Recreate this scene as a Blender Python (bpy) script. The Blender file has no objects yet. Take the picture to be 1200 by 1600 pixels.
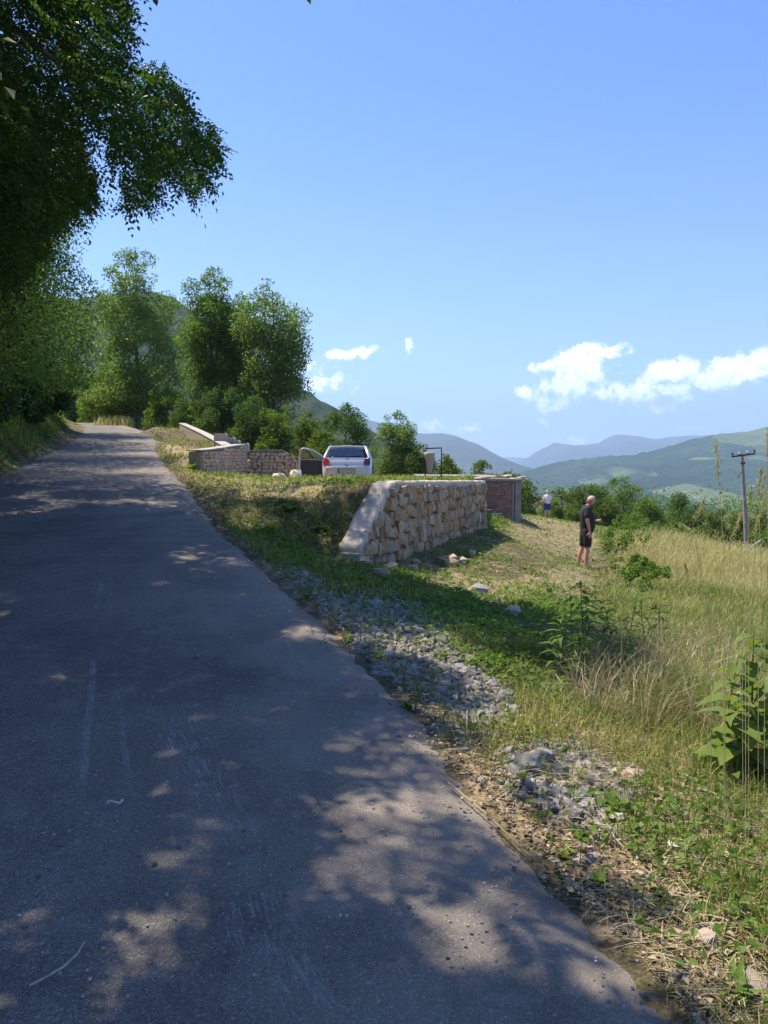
import bpy, bmesh, math, random
import numpy as np
from mathutils import Vector, Matrix

R = math.radians
scene = bpy.context.scene
rng = np.random.default_rng(11)
random.seed(5)

# ------------------------------------------------------------------ camera
CZ = 1.6
PITCH = math.atan(85 / 1201)
F = 1201.0
cam_d = bpy.data.cameras.new("camera")
cam = bpy.data.objects.new("camera", cam_d)
scene.collection.objects.link(cam)
cam.location = (0, 0, CZ)
cam.rotation_euler = (R(90) - PITCH, 0, 0)
cam_d.sensor_fit = 'VERTICAL'
cam_d.sensor_height = 36
cam_d.lens = 36 * F / 1600
cam_d.clip_start = 0.05
cam_d.clip_end = 60000
scene.camera = cam
scene.render.resolution_x, scene.render.resolution_y = 768, 1024

# ------------------------------------------------------------------ light
SUN_EL = R(60)
SUN_H = Vector((-0.86, 0.50)).normalized()      # horizontal direction towards the sun
SUN = Vector((SUN_H.x * math.cos(SUN_EL), SUN_H.y * math.cos(SUN_EL), math.sin(SUN_EL)))
sun_d = bpy.data.lights.new("sun", 'SUN')
sun_d.energy = 4.9
sun_d.angle = R(0.53)
sun_d.color = (1.0, 0.91, 0.77)
sun = bpy.data.objects.new("sun", sun_d)
scene.collection.objects.link(sun)
sun.rotation_euler = (-SUN).to_track_quat('-Z', 'Y').to_euler()
sun.location = (-20, 15, 40)

scene.view_settings.view_transform = 'Standard'
scene.view_settings.look = 'None'
scene.view_settings.exposure = 0.94
scene.view_settings.gamma = 1
scene.view_settings.use_curve_mapping = False
scene.cycles.use_denoising = True
scene.cycles.max_bounces = 6
scene.cycles.diffuse_bounces = 3
scene.cycles.transmission_bounces = 4
scene.cycles.volume_bounces = 1
scene.cycles.sample_clamp_indirect = 6


def pix_dir(px, py):
    u = (px - 600) / F
    v = -(py - 800) / F
    f = math.cos(PITCH) + v * math.sin(PITCH)
    z = v * math.cos(PITCH) - math.sin(PITCH)
    return u, f, z


def at(px, py, Y):
    u, f, z = pix_dir(px, py)
    t = Y / f
    return Vector((u * t, Y, CZ + z * t))


def project(x, y, z):
    dz = z - CZ
    f = y * math.cos(PITCH) - dz * math.sin(PITCH)
    up = y * math.sin(PITCH) + dz * math.cos(PITCH)
    f = np.where(f > 0.05, f, 1e-6)
    return 600 + F * x / f, 800 - F * up / f, f


# ------------------------------------------------------------------ world
world = bpy.data.worlds.new("World")
scene.world = world
world.use_nodes = True
SKY_STRENGTH = 0.10


class NT:
    def __init__(s, tree):
        s.t = tree
        s.n = tree.nodes
        s.l = tree.links

    def new(s, typ, **kw):
        nd = s.n.new(typ)
        for k, v in kw.items():
            setattr(nd, k, v)
        return nd

    def put(s, sock, val):
        if hasattr(val, 'is_output') or isinstance(val, bpy.types.NodeSocket):
            s.l.new(val, sock)
        elif val is not None:
            if hasattr(sock.default_value, '__len__'):
                v = list(val) if hasattr(val, '__len__') else [val] * len(sock.default_value)
                if len(sock.default_value) == 4 and len(v) == 3:
                    v = v + [1]
                sock.default_value = v
            else:
                sock.default_value = val

    def math(s, op, a, b=None, c=None, clamp=False):
        nd = s.new('ShaderNodeMath', operation=op, use_clamp=clamp)
        s.put(nd.inputs[0], a)
        if b is not None: s.put(nd.inputs[1], b)
        if c is not None: s.put(nd.inputs[2], c)
        return nd.outputs[0]

    def vmath(s, op, a, b=None):
        nd = s.new('ShaderNodeVectorMath', operation=op)
        s.put(nd.inputs[0], a)
        if b is not None: s.put(nd.inputs[1], b)
        return nd.outputs[0]

    def noise(s, vec, scale, detail=4, rough=0.55, dist=0.0, out=0):
        nd = s.new('ShaderNodeTexNoise')
        if vec is not None: s.put(nd.inputs['Vector'], vec)
        s.put(nd.inputs['Scale'], scale)
        s.put(nd.inputs['Detail'], detail)
        s.put(nd.inputs['Roughness'], rough)
        s.put(nd.inputs['Distortion'], dist)
        return nd.outputs[out]

    def voronoi(s, vec, scale, feature='F1', out='Distance', rnd=1.0):
        nd = s.new('ShaderNodeTexVoronoi', feature=feature)
        if vec is not None: s.put(nd.inputs['Vector'], vec)
        s.put(nd.inputs['Scale'], scale)
        s.put(nd.inputs['Randomness'], rnd)
        return nd.outputs[out]

    def ramp(s, fac, stops, interp='LINEAR'):
        nd = s.new('ShaderNodeValToRGB')
        nd.color_ramp.interpolation = interp
        el = nd.color_ramp.elements
        while len(el) < len(stops): el.new(0.5)
        for e, (p, c) in zip(el, stops):
            e.position = p
            e.color = (*c, 1) if hasattr(c, '__len__') else (c, c, c, 1)
        s.put(nd.inputs[0], fac)
        return nd.outputs[0]

    def mix(s, fac, a, b, mode='MIX'):
        nd = s.new('ShaderNodeMix', data_type='RGBA', blend_type=mode)
        s.put(nd.inputs[0], fac)
        s.put(nd.inputs[6], a)
        s.put(nd.inputs[7], b)
        return nd.outputs[2]

    def map(s, v, a, b, c=0.0, d=1.0, smooth=False):
        nd = s.new('ShaderNodeMapRange')
        if smooth: nd.interpolation_type = 'SMOOTHSTEP'
        for i, x in enumerate((v, a, b, c, d)): s.put(nd.inputs[i], x)
        return nd.outputs[0]

    def sep(s, v):
        nd = s.new('ShaderNodeSeparateXYZ')
        s.put(nd.inputs[0], v)
        return nd.outputs

    def comb(s, x, y, z):
        nd = s.new('ShaderNodeCombineXYZ')
        for i, v in enumerate((x, y, z)): s.put(nd.inputs[i], v)
        return nd.outputs[0]

    def bump(s, h, strength=0.5, dist=0.02):
        nd = s.new('ShaderNodeBump')
        s.put(nd.inputs['Strength'], strength)
        s.put(nd.inputs['Distance'], dist)
        s.put(nd.inputs['Height'], h)
        return nd.outputs[0]


def build_world():
    w = NT(world.node_tree)
    w.n.clear()
    out = w.new('ShaderNodeOutputWorld')
    bg = w.new('ShaderNodeBackground')
    sky = w.new('ShaderNodeTexSky', sky_type='NISHITA')
    sky.sun_disc = False
    sky.sun_elevation = SUN_EL
    sky.sun_rotation = math.atan2(SUN_H.x, SUN_H.y)
    sky.altitude = 500
    sky.air_density = 1.0
    sky.dust_density = 0.3
    sky.ozone_density = 1.6
    tc = w.new('ShaderNodeTexCoord')
    d = tc.outputs['Generated']
    n1 = w.noise(d, 22, 5, 0.6, out=1)
    off = w.vmath('MULTIPLY', w.vmath('SUBTRACT', n1, (0.5, 0.5, 0.5)), (0.022, 0.022, 0.022))
    dd = w.vmath('ADD', d, off)
    x, y, z = w.sep(dd)
    az = w.math('ARCTAN2', x, y)
    el = w.math('ARCSINE', z)
    blobs = [  # px, py, half width, half height, strength
        (560, 550, 34, 10, 1.0), (520, 556, 24, 9, .8), (508, 600, 46, 18, .95), (480, 570, 22, 9, .6), (639, 538, 12, 13, .95),
        (847, 574, 22, 9, .9), (930, 551, 42, 14, 1.2), (895, 560, 26, 10, .9), (912, 582, 40, 12, .9), (880, 603, 52, 13, .95), (868, 632, 48, 12, .75), (815, 612, 14, 7, .7),
        (850, 658, 26, 9, .55), (1056, 574, 34, 13, 1.15), (1035, 584, 30, 8, .9), (990, 612, 46, 15, 1.0), (1052, 612, 44, 11, .8), (1030, 640, 44, 10, .6),
        (1172, 570, 44, 15, 1.2), (1120, 592, 44, 12, .95), (1240, 562, 50, 22, 1.0),
        (745, 668, 36, 7, .55), (668, 662, 20, 9, .75), (885, 684, 36, 8, .5), (1060, 668, 50, 7, .35), (700, 672, 24, 6, .4),
        (1003, 412, 12, 4, .3), (600, 640, 30, 7, .35),
    ]
    tot = None
    for (px, py, hw, hh, st) in blobs:
        u, f, zz = pix_dir(px, py)
        v = Vector((u, f, zz)).normalized()
        a0, e0 = math.atan2(v.x, v.y), math.asin(v.z)
        a = w.math('DIVIDE', w.math('SUBTRACT', az, a0), 1.0 * hw / F)
        e = w.math('DIVIDE', w.math('SUBTRACT', el, e0), 1.1 * hh / F)
        r2 = w.math('ADD', w.math('MULTIPLY', a, a), w.math('MULTIPLY', e, e))
        g = w.math('MULTIPLY', w.math('POWER', 2.718, w.math('MULTIPLY', r2, -1.0)), st)
        tot = g if tot is None else w.math('ADD', tot, g)
    tot = w.math('MINIMUM', tot, 1.1)
    nn = w.noise(dd, 70, 8, 0.62)
    nb = w.noise(dd, 20, 3, 0.5)
    dens = w.math('ADD', tot, w.math('MULTIPLY', w.math('SUBTRACT', nn, 0.5), 2.6))
    dens = w.math('ADD', dens, w.math('MULTIPLY', w.math('SUBTRACT', nb, 0.5), 0.3))
    dens = w.math('MULTIPLY', dens, w.map(tot, 0.03, 0.22))
    mask = w.map(dens, 0.32, 1.10, 0.0, 0.97, True)
    shade = w.noise(dd, 45, 4, 0.55)
    cloud = w.mix(w.map(shade, .35, .65), (13, 13.8, 15.0), (18, 18, 18))
    tint = w.mix(w.map(w.sep(d)[2], 0.02, 0.42), (0.80, 0.93, 1.12), (0.43, 0.69, 1.16))
    blue = w.mix(1.0, sky.outputs[0], tint, 'MULTIPLY')
    col = w.mix(mask, blue, cloud)
    w.l.new(col, bg.inputs[0])
    bg.inputs[1].default_value = SKY_STRENGTH
    w.l.new(bg.outputs[0], out.inputs[0])


build_world()

# ------------------------------------------------------------------ object helpers
COL = scene.collection


def tag(o, label=None, cat=None, group=None, kind=None):
    if label: o['label'] = label
    if cat: o['category'] = cat
    if group: o['group'] = group
    if kind: o['kind'] = kind
    return o


def empty(name, loc=(0, 0, 0), rz=0, label=None, cat=None, group=None):
    o = bpy.data.objects.new(name, None)
    COL.objects.link(o)
    o.location = loc
    o.rotation_euler = (0, 0, rz)
    o.empty_display_size = 0.1
    return tag(o, label, cat, group)


def link(name, me, mat=None, parent=None):
    if mat is not None and not me.materials:
        me.materials.append(mat)
    o = bpy.data.objects.new(name, me)
    COL.objects.link(o)
    if parent is not None:
        o.parent = parent
    return o


def np_mesh(name, V, Fc, smooth=False):
    """V (N,3), Fc (M,k) -> mesh, fast."""
    V = np.ascontiguousarray(V, dtype=np.float32)
    Fc = np.ascontiguousarray(Fc, dtype=np.int32)
    me = bpy.data.meshes.new(name)
    k = Fc.shape[1]
    me.vertices.add(len(V))
    me.vertices.foreach_set('co', V.ravel())
    me.loops.add(Fc.size)
    me.loops.foreach_set('vertex_index', Fc.ravel())
    me.polygons.add(len(Fc))
    me.polygons.foreach_set('loop_start', np.arange(0, Fc.size, k, dtype=np.int32))
    try:
        me.polygons.foreach_set('loop_total', np.full(len(Fc), k, dtype=np.int32))
    except Exception:
        pass
    me.polygons.foreach_set('use_smooth', np.full(len(Fc), smooth))
    me.update(calc_edges=True)
    return me


def bm_mesh(name, bm, smooth=False):
    me = bpy.data.meshes.new(name)
    bmesh.ops.recalc_face_normals(bm, faces=bm.faces[:])
    bm.to_mesh(me)
    bm.free()
    if smooth:
        me.polygons.foreach_set('use_smooth', [True] * len(me.polygons))
    return me


def bx(bm, lo, hi, bevel=0.0, M=None):
    x0, y0, z0 = lo
    x1, y1, z1 = hi
    vs = [bm.verts.new(p) for p in ((x0, y0, z0), (x1, y0, z0), (x1, y1, z0), (x0, y1, z0), (x0, y0, z1), (x1, y0, z1), (x1, y1, z1), (x0, y1, z1))]
    fs = [bm.faces.new([vs[i] for i in q]) for q in ((0, 3, 2, 1), (4, 5, 6, 7), (0, 1, 5, 4), (1, 2, 6, 5), (2, 3, 7, 6), (3, 0, 4, 7))]
    if bevel:
        ed = list({e for f in fs for e in f.edges})
        r = bmesh.ops.bevel(bm, geom=ed, offset=bevel, segments=2, affect='EDGES', profile=0.5)
        vs = list({v for f in r['faces'] for v in f.verts} | {v for v in vs if v.is_valid})
    if M is not None:
        bmesh.ops.transform(bm, matrix=M, verts=[v for v in vs if v.is_valid])
    return vs


def prism(bm, poly, y0, y1, axis='y'):
    """extrude 2D polygon (a,b) between two values of an axis"""
    def P(a, b, t):
        return (a, t, b) if axis == 'y' else ((t, a, b) if axis == 'x' else (a, b, t))
    A = [bm.verts.new(P(a, b, y0)) for a, b in poly]
    B = [bm.verts.new(P(a, b, y1)) for a, b in poly]
    n = len(poly)
    bm.faces.new(A)
    bm.faces.new(B[::-1])
    for i in range(n):
        bm.faces.new((A[i], B[i], B[(i + 1) % n], A[(i + 1) % n]))


def tube_np(pts, rad, sides=7):
    """verts, quads of a tapered tube along pts"""
    pts = [Vector(p) for p in pts]
    V, Q = [], []
    up = Vector((0.13, 0.31, 0.94)).normalized()
    for i, p in enumerate(pts):
        a = pts[max(i - 1, 0)]
        b = pts[min(i + 1, len(pts) - 1)]
        t = (b - a).normalized()
        s = t.cross(up)
        if s.length < 0.1: s = t.cross(Vector((1, 0, 0)))
        s.normalize()
        u = s.cross(t)
        for k in range(sides):
            an = 2 * math.pi * k / sides
            V.append(p + (s * math.cos(an) + u * math.sin(an)) * rad[i])
    for i in range(len(pts) - 1):
        for k in range(sides):
            k2 = (k + 1) % sides
            Q.append((i * sides + k, i * sides + k2, (i + 1) * sides + k2, (i + 1) * sides + k))
    return V, Q


class Tubes:
    def __init__(s):
        s.V, s.Q = [], []

    def add(s, pts, rad, sides=6):
        if not hasattr(rad, '__len__'): rad = [rad] * len(pts)
        v, q = tube_np(pts, rad, sides)
        n = len(s.V)
        s.V += [tuple(x) for x in v]
        s.Q += [tuple(i + n for i in f) for f in q]

    def mesh(s, name):
        return np_mesh(name, np.array(s.V), np.array(s.Q), True)


# ------------------------------------------------------------------ numpy noise
def _h(ix, iy, seed):
    n = (ix * 374761393 + iy * 668265263 + seed * 1442695041) & 0xffffffff
    n = ((n ^ (n >> 13)) * 1274126177) & 0xffffffff
    return ((n ^ (n >> 16)) & 0xffff) / 65535.0


def vnoise(x, y, seed=0):
    x = np.asarray(x, float); y = np.asarray(y, float)
    ix = np.floor(x).astype(np.int64); iy = np.floor(y).astype(np.int64)
    fx = x - ix; fy = y - iy
    fx = fx * fx * (3 - 2 * fx); fy = fy * fy * (3 - 2 * fy)
    a = _h(ix, iy, seed); b = _h(ix + 1, iy, seed); c = _h(ix, iy + 1, seed); d = _h(ix + 1, iy + 1, seed)
    return (a * (1 - fx) + b * fx) * (1 - fy) + (c * (1 - fx) + d * fx) * fy


def fbm(x, y, s=1.0, octv=4, seed=0, gain=0.5):
    t = 0; a = 1; n = 0
    for i in range(octv):
        t = t + a * vnoise(np.asarray(x) / s * 2 ** i + 17.3 * i, np.asarray(y) / s * 2 ** i - 9.1 * i, seed + i)
        n += a; a *= gain
    return t / n - 0.5


def sstep(a, b, x):
    t = np.clip((np.asarray(x, float) - a) / (b - a), 0, 1)
    return t * t * (3 - 2 * t)


def in_poly(px, py, poly):
    px = np.asarray(px, float); py = np.asarray(py, float)
    ins = np.zeros(px.shape, bool)
    n = len(poly)
    for i in range(n):
        x0, y0 = poly[i]; x1, y1 = poly[(i + 1) % n]
        if y0 == y1: continue
        c = ((y0 > py) != (y1 > py)) & (px < (x1 - x0) * (py - y0) / (y1 - y0) + x0)
        ins ^= c
    return ins


# ------------------------------------------------------------------ materials
def new_mat(name):
    m = bpy.data.materials.new(name)
    m.use_nodes = True
    w = NT(m.node_tree)
    w.n.clear()
    out = w.new('ShaderNodeOutputMaterial')
    return m, w, out


def principled(w, out, col, rough=0.6, normal=None, metallic=0.0, spec=0.5, coat=0.0):
    b = w.new('ShaderNodeBsdfPrincipled')
    w.put(b.inputs['Base Color'], col)
    w.put(b.inputs['Roughness'], rough)
    w.put(b.inputs['Metallic'], metallic)
    w.put(b.inputs['Specular IOR Level'], spec)
    w.put(b.inputs['Coat Weight'], coat)
    if normal is not None: w.l.new(normal, b.inputs['Normal'])
    w.l.new(b.outputs[0], out.inputs[0])
    return b


def objco(w):
    return w.new('ShaderNodeTexCoord').outputs['Object']


def plain(name, c, rough=0.6, metallic=0.0, vary=0.12, scale=8.0, coat=0.0, bump=0.0):
    m, w, out = new_mat(name)
    co = objco(w)
    n = w.noise(co, scale, 5, 0.6)
    col = w.mix(w.map(n, 0.3, 0.7), [x * (1 - vary) for x in c], [min(1, x * (1 + vary)) for x in c])
    nrm = w.bump(w.noise(co, scale * 6, 4), 0.5, bump) if bump else None
    principled(w, out, col, rough, nrm, metallic, coat=coat)
    return m


def leaf_mat(name, cols, trans=0.35, rough=0.55, obj_tint=0.0):
    m, w, out = new_mat(name)
    geo = w.new('ShaderNodeNewGeometry')
    k = geo.outputs['Random Per Island']
    stops = [(i / (len(cols) - 1), c) for i, c in enumerate(cols)]
    col = w.ramp(k, stops)
    co = objco(w)
    big = w.noise(co, 0.6, 3)
    col = w.mix(w.map(big, 0.35, 0.65, 0.0, 0.5), col, w.mix(1.0, col, (0.75, 0.85, 0.7), 'MULTIPLY'))
    b = w.new('ShaderNodeBsdfPrincipled')
    w.put(b.inputs['Base Color'], col)
    w.put(b.inputs['Roughness'], rough)
    w.put(b.inputs['Specular IOR Level'], 0.18)
    t = w.new('ShaderNodeBsdfTranslucent')
    tc = w.mix(1.0, col, (1.35, 1.5, 0.55), 'MULTIPLY')
    w.l.new(tc, t.inputs[0])
    mx = w.new('ShaderNodeMixShader')
    mx.inputs[0].default_value = trans
    w.l.new(b.outputs[0], mx.inputs[1])
    w.l.new(t.outputs[0], mx.inputs[2])
    w.l.new(mx.outputs[0], out.inputs[0])
    return m


M = {}
M['leaf_near'] = leaf_mat('leaf_near', [(.028, .060, .018), (.042, .085, .022), (.06, .11, .028), (.08, .14, .035)], .34, .45)
M['leaf_bright'] = leaf_mat('leaf_bright', [(0.055, 0.086, 0.013), (0.078, 0.119, 0.017), (0.102, 0.144, 0.020), (0.134, 0.165, 0.024)], .46)
M['leaf_mid'] = leaf_mat('leaf_mid', [(0.076, 0.131, 0.030), (0.110, 0.177, 0.039), (0.152, 0.216, 0.048), (0.193, 0.249, 0.063)], .5)
M['leaf_poplar'] = leaf_mat('leaf_poplar', [(0.100, 0.156, 0.045), (0.138, 0.200, 0.060), (0.175, 0.244, 0.080), (0.225, 0.281, 0.110)], .5, .35)
M['leaf_dark'] = leaf_mat('leaf_dark', [(0.049, 0.098, 0.031), (0.072, 0.130, 0.039), (0.104, 0.169, 0.047), (0.143, 0.202, 0.058)], .4)
M['leaf_bush'] = leaf_mat('leaf_bush', [(0.062, 0.108, 0.026), (0.097, 0.146, 0.035), (0.137, 0.181, 0.043), (0.170, 0.196, 0.058)], .45)
M['leaf_weed'] = leaf_mat('leaf_weed', [(.08, .15, .026), (.12, .20, .034), (.16, .24, .05), (.20, .26, .07)], .4)
M['leaf_big'] = leaf_mat('leaf_big', [(.11, .17, .04), (.16, .22, .045), (.22, .27, .06)], .4, .4)
M['grass_green'] = leaf_mat('grass_green', [(0.077, 0.132, 0.031), (0.121, 0.182, 0.039), (0.176, 0.220, 0.055), (0.297, 0.286, 0.099)], .38)
M['grass_mix'] = leaf_mat('grass_mix', [(0.124, 0.177, 0.052), (0.248, 0.265, 0.090), (0.469, 0.392, 0.194), (0.620, 0.481, 0.283)], .38)
M['grass_dry'] = leaf_mat('grass_dry', [(0.294, 0.248, 0.125), (0.441, 0.367, 0.213), (0.567, 0.475, 0.288), (0.651, 0.572, 0.388)], .35, .65)
M['straw'] = leaf_mat('straw', [(.20, .14, .08), (.34, .26, .15), (.46, .38, .23), (.56, .49, .33)], .15, .7)
M['litter'] = leaf_mat('litter', [(0.121, 0.081, 0.052), (0.230, 0.155, 0.098), (0.365, 0.270, 0.169), (0.540, 0.446, 0.299)], .1, .8)
M['seed_head'] = leaf_mat('seed_head', [(0.380, 0.330, 0.192), (0.500, 0.433, 0.264), (0.600, 0.515, 0.348)], .35, .7)


def bark_mat(name, c):
    m, w, out = new_mat(name)
    co = objco(w)
    s = w.vmath('MULTIPLY', co, (1, 1, 0.25))
    n = w.noise(s, 14, 6, 0.65)
    col = w.mix(w.map(n, .35, .65), [x * .55 for x in c], [x * 1.35 for x in c])
    principled(w, out, col, .85, w.bump(n, .6, .03))
    return m


M['bark'] = bark_mat('bark', (.10, .085, .065))
M['bark_pale'] = bark_mat('bark_pale', (.17, .155, .125))


def stone_mat(name, stops, dirt=(.22, .15, .09)):
    m, w, out = new_mat(name)
    oi = w.new('ShaderNodeObjectInfo')
    geo = w.new('ShaderNodeNewGeometry')
    k = w.math('FRACT', w.math('ADD', oi.outputs['Random'], geo.outputs['Random Per Island']))
    col = w.ramp(k, stops)
    co = w.vmath('ADD', objco(w), w.comb(w.math('MULTIPLY', k, 31.0), w.math('MULTIPLY', k, 17.0), 0))
    n = w.noise(co, 5, 8, 0.65)
    n2 = w.noise(co, 22, 6, 0.7)
    col = w.mix(w.map(n, .42, .68, 0, .75), col, w.mix(1.0, col, (1.5, 1.15, .8), 'MULTIPLY'))
    col = w.mix(w.map(n2, .52, .72, 0, .5), col, dirt)
    col = w.mix(w.map(w.noise(co, 11, 4), .58, .7, 0, .55), col, (.52, .50, .46))
    principled(w, out, col, .88, w.bump(w.math('ADD', n, w.math('MULTIPLY', n2, .6)), .8, .02), spec=.25)
    return m


M['wall_stone'] = stone_mat('wall_stone', [(0, (.21, .17, .125)), (.2, (.40, .32, .225)), (.4, (.37, .225, .115)), (.6, (.46, .385, .29)), (.8, (.26, .24, .21)), (1, (.42, .27, .145))])
M['small_stone'] = stone_mat('small_stone', [(0, (.34, .285, .22)), (.35, (.46, .39, .30)), (.6, (.42, .35, .28)), (.8, (.52, .46, .38)), (1, (.38, .28, .19))])
M['rubble'] = stone_mat('rubble', [(0, (.15, .15, .15)), (.3, (.22, .22, .22)), (.6, (.29, .285, .28)), (.85, (.37, .36, .35)), (1, (.22, .195, .17))], (.25, .21, .17))
M['white_rock'] = stone_mat('white_rock', [(0, (.62, .59, .55)), (1, (.72, .69, .64))], (.45, .38, .3))
M['warm_rock'] = stone_mat('warm_rock', [(0, (.45, .38, .31)), (1, (.55, .47, .38))], (.35, .26, .18))
M['mortar'] = plain('mortar', (.27, .225, .175), .95, vary=.3, scale=9, bump=.02)
M['brown_brick'] = stone_mat('brown_brick', [(0, (.27, .16, .12)), (.35, (.36, .22, .17)), (.7, (.42, .28, .22)), (1, (.31, .20, .17))], (.16, .11, .09))


def concrete_mat(name, c, stain=(.30, .27, .24)):
    m, w, out = new_mat(name)
    co = objco(w)
    n = w.noise(co, 2.2, 8, 0.65)
    n2 = w.noise(co, 30, 5, 0.7)
    col = w.mix(w.map(n, .38, .66), c, [x * .72 for x in c])
    col = w.mix(w.map(w.noise(co, 4.5, 6, .7), .56, .68, 0, .8), col, stain)
    col = w.mix(w.map(n2, .55, .75, 0, .35), col, [x * .5 for x in c])
    principled(w, out, col, .92, w.bump(w.math('ADD', n, w.math('MULTIPLY', n2, .5)), .6, .015), spec=.2)
    return m


M['concrete'] = concrete_mat('concrete', (.47, .43, .37))
M['coping'] = concrete_mat('coping', (.58, .50, .39), (.27, .20, .13))
M['grey_concrete'] = concrete_mat('grey_concrete', (.34, .31, .28), (.22, .19, .16))
M['car_paint'] = plain('car_paint', (.60, .61, .61), .22, .35, .02, 2, coat=.8)
M['car_dust'] = plain('car_dust', (.55, .52, .48), .42, .2, .06, 4, coat=.3)
M['black_plastic'] = plain('black_plastic', (.02, .02, .022), .55, vary=.2)
M['door_trim'] = plain('door_trim', (.028, .03, .04), .7, vary=.2)
M['rubber'] = plain('rubber', (.018, .018, .018), .85, vary=.2)
M['rim'] = plain('rim', (.4, .4, .42), .35, .8)
M['tail_red'] = plain('tail_red', (.42, .02, .02), .12, vary=.1, coat=1)
M['tail_dark'] = plain('tail_dark', (.17, .015, .02), .15, vary=.1, coat=1)
M['plate_white'] = plain('plate_white', (.55, .55, .57), .5, vary=.03)
M['plate_blue'] = plain('plate_blue', (.03, .06, .3), .5)
M['chrome'] = plain('chrome', (.6, .6, .62), .2, 1.0, .02)


def glass_mat(name, tint, mixf):
    m, w, out = new_mat(name)
    g = w.new('ShaderNodeBsdfGlossy'); g.inputs['Roughness'].default_value = .04
    g.inputs[0].default_value = (.9, .93, 1, 1)
    t = w.new('ShaderNodeBsdfTransparent'); t.inputs[0].default_value = (*tint, 1)
    fr = w.new('ShaderNodeFresnel'); fr.inputs[0].default_value = 1.5
    mx = w.new('ShaderNodeMixShader')
    w.l.new(w.math('ADD', fr.outputs[0], mixf), mx.inputs[0])
    w.l.new(t.outputs[0], mx.inputs[1]); w.l.new(g.outputs[0], mx.inputs[2])
    w.l.new(mx.outputs[0], out.inputs[0])
    return m


M['car_glass'] = glass_mat('car_glass', (.30, .33, .36), .10)
M['door_glass'] = glass_mat('door_glass', (.65, .7, .72), .05)
M['skin'] = plain('skin', (.52, .27, .19), .55, vary=.08, scale=12)
M['skin_pale'] = plain('skin_pale', (.60, .36, .27), .55, vary=.08, scale=12)
M['pale_head'] = plain('pale_head', (.55, .42, .36), .8, vary=.12, scale=40, bump=.004)
M['black_cloth'] = plain('black_cloth', (.016, .017, .021), .85, vary=.25, scale=14, bump=.01)
M['red_print'] = plain('red_print', (.35, .06, .05), .8)
M['white_cloth'] = plain('white_cloth', (.78, .76, .80), .85, vary=.05, bump=.01)
M['blue_cloth'] = plain('blue_cloth', (.025, .035, .22), .85, vary=.2, bump=.01)
M['brown_leather'] = plain('brown_leather', (.10, .05, .03), .6)
M['wicker'] = plain('wicker', (.34, .19, .09), .8, vary=.3, scale=60, bump=.01)
M['black_metal'] = plain('black_metal', (.02, .02, .022), .5, .4)
M['canvas'] = plain('canvas', (.44, .36, .26), .85, vary=.1, bump=.004)
M['grey_wood'] = bark_mat('grey_wood', (.27, .24, .225))
M['dead_wood'] = bark_mat('dead_wood', (.42, .36, .29))
M['rust_metal'] = plain('rust_metal', (.06, .045, .04), .7, .3, .3)
M['porcelain'] = plain('porcelain', (.75, .74, .72), .2)
M['house_wall'] = plain('house_wall', (.75, .72, .66), .85)
M['house_roof'] = plain('house_roof', (.30, .19, .14), .85)
M['dark_pane'] = plain('dark_pane', (.03, .035, .04), .3)
M['walnut'] = plain('walnut', (.14, .20, .05), .6, vary=.3, scale=60)
M['bone'] = plain('bone', (.55, .52, .46), .7)

# ------------------------------------------------------------------ terrain
_ry = np.array([-14, -6, 0, 2.07, 3.4, 4.5, 5.9, 8.4, 12, 15, 18.2, 23, 28, 31, 37, 42, 48, 53, 58, 66, 80, 110])
_rx = np.array([1.9, 1.4, 1.0, .9, .5, .22, -.25, -1.25, -2.6, -3.55, -4.75, -6.5, -8.2, -9.1, -10.9, -12.7, -15.1, -17.8, -21.2, -28, -42, -80])
_lx = np.array([-4.6, -4.4, -4.1, -3.75, -3.95, -4.2, -4.6, -5.7, -7.1, -8.15, -9.2, -10.9, -12.4, -13.3, -15.2, -16.9, -19.3, -21.4, -24.0, -30, -44, -82])
_rz = np.array([-.6, -.25, 0, .02, .06, .11, .20, .40, .56, .78, 1.06, 1.42, 1.75, 1.95, 2.5, 2.9, 3.35, 3.85, 4.2, 4.2, 3.0, 1.0])


def roadR(y): return np.interp(y, _ry, _rx)
def roadL(y): return np.interp(y, _ry, _lx)
def roadZ(y): return np.interp(y, _ry, _rz)


class TPS:
    def __init__(s, P, lam=0.02):
        P = np.array(P, float)
        s.p = P[:, :2] / 10
        n = len(P)
        K = s.k(s.p, s.p) + lam * np.eye(n)
        A = np.hstack([np.ones((n, 1)), s.p])
        B = np.zeros((n + 3, n + 3))
        B[:n, :n] = K; B[:n, n:] = A; B[n:, :n] = A.T
        s.w = np.linalg.solve(B, np.concatenate([P[:, 2], [0, 0, 0]]))

    def k(s, a, b):
        d2 = ((a[:, None, :] - b[None, :, :]) ** 2).sum(-1)
        return 0.5 * d2 * np.log(d2 + 1e-9)

    def __call__(s, x, y):
        x = np.asarray(x, float); shp = x.shape
        q = np.stack([x.ravel(), np.asarray(y, float).ravel()], 1) / 10
        out = np.empty(len(q))
        for i in range(0, len(q), 20000):
            c = q[i:i + 20000]
            out[i:i + 20000] = s.k(c, s.p) @ s.w[:-3] + s.w[-3] + c @ s.w[-2:]
        return out.reshape(shp)


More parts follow.
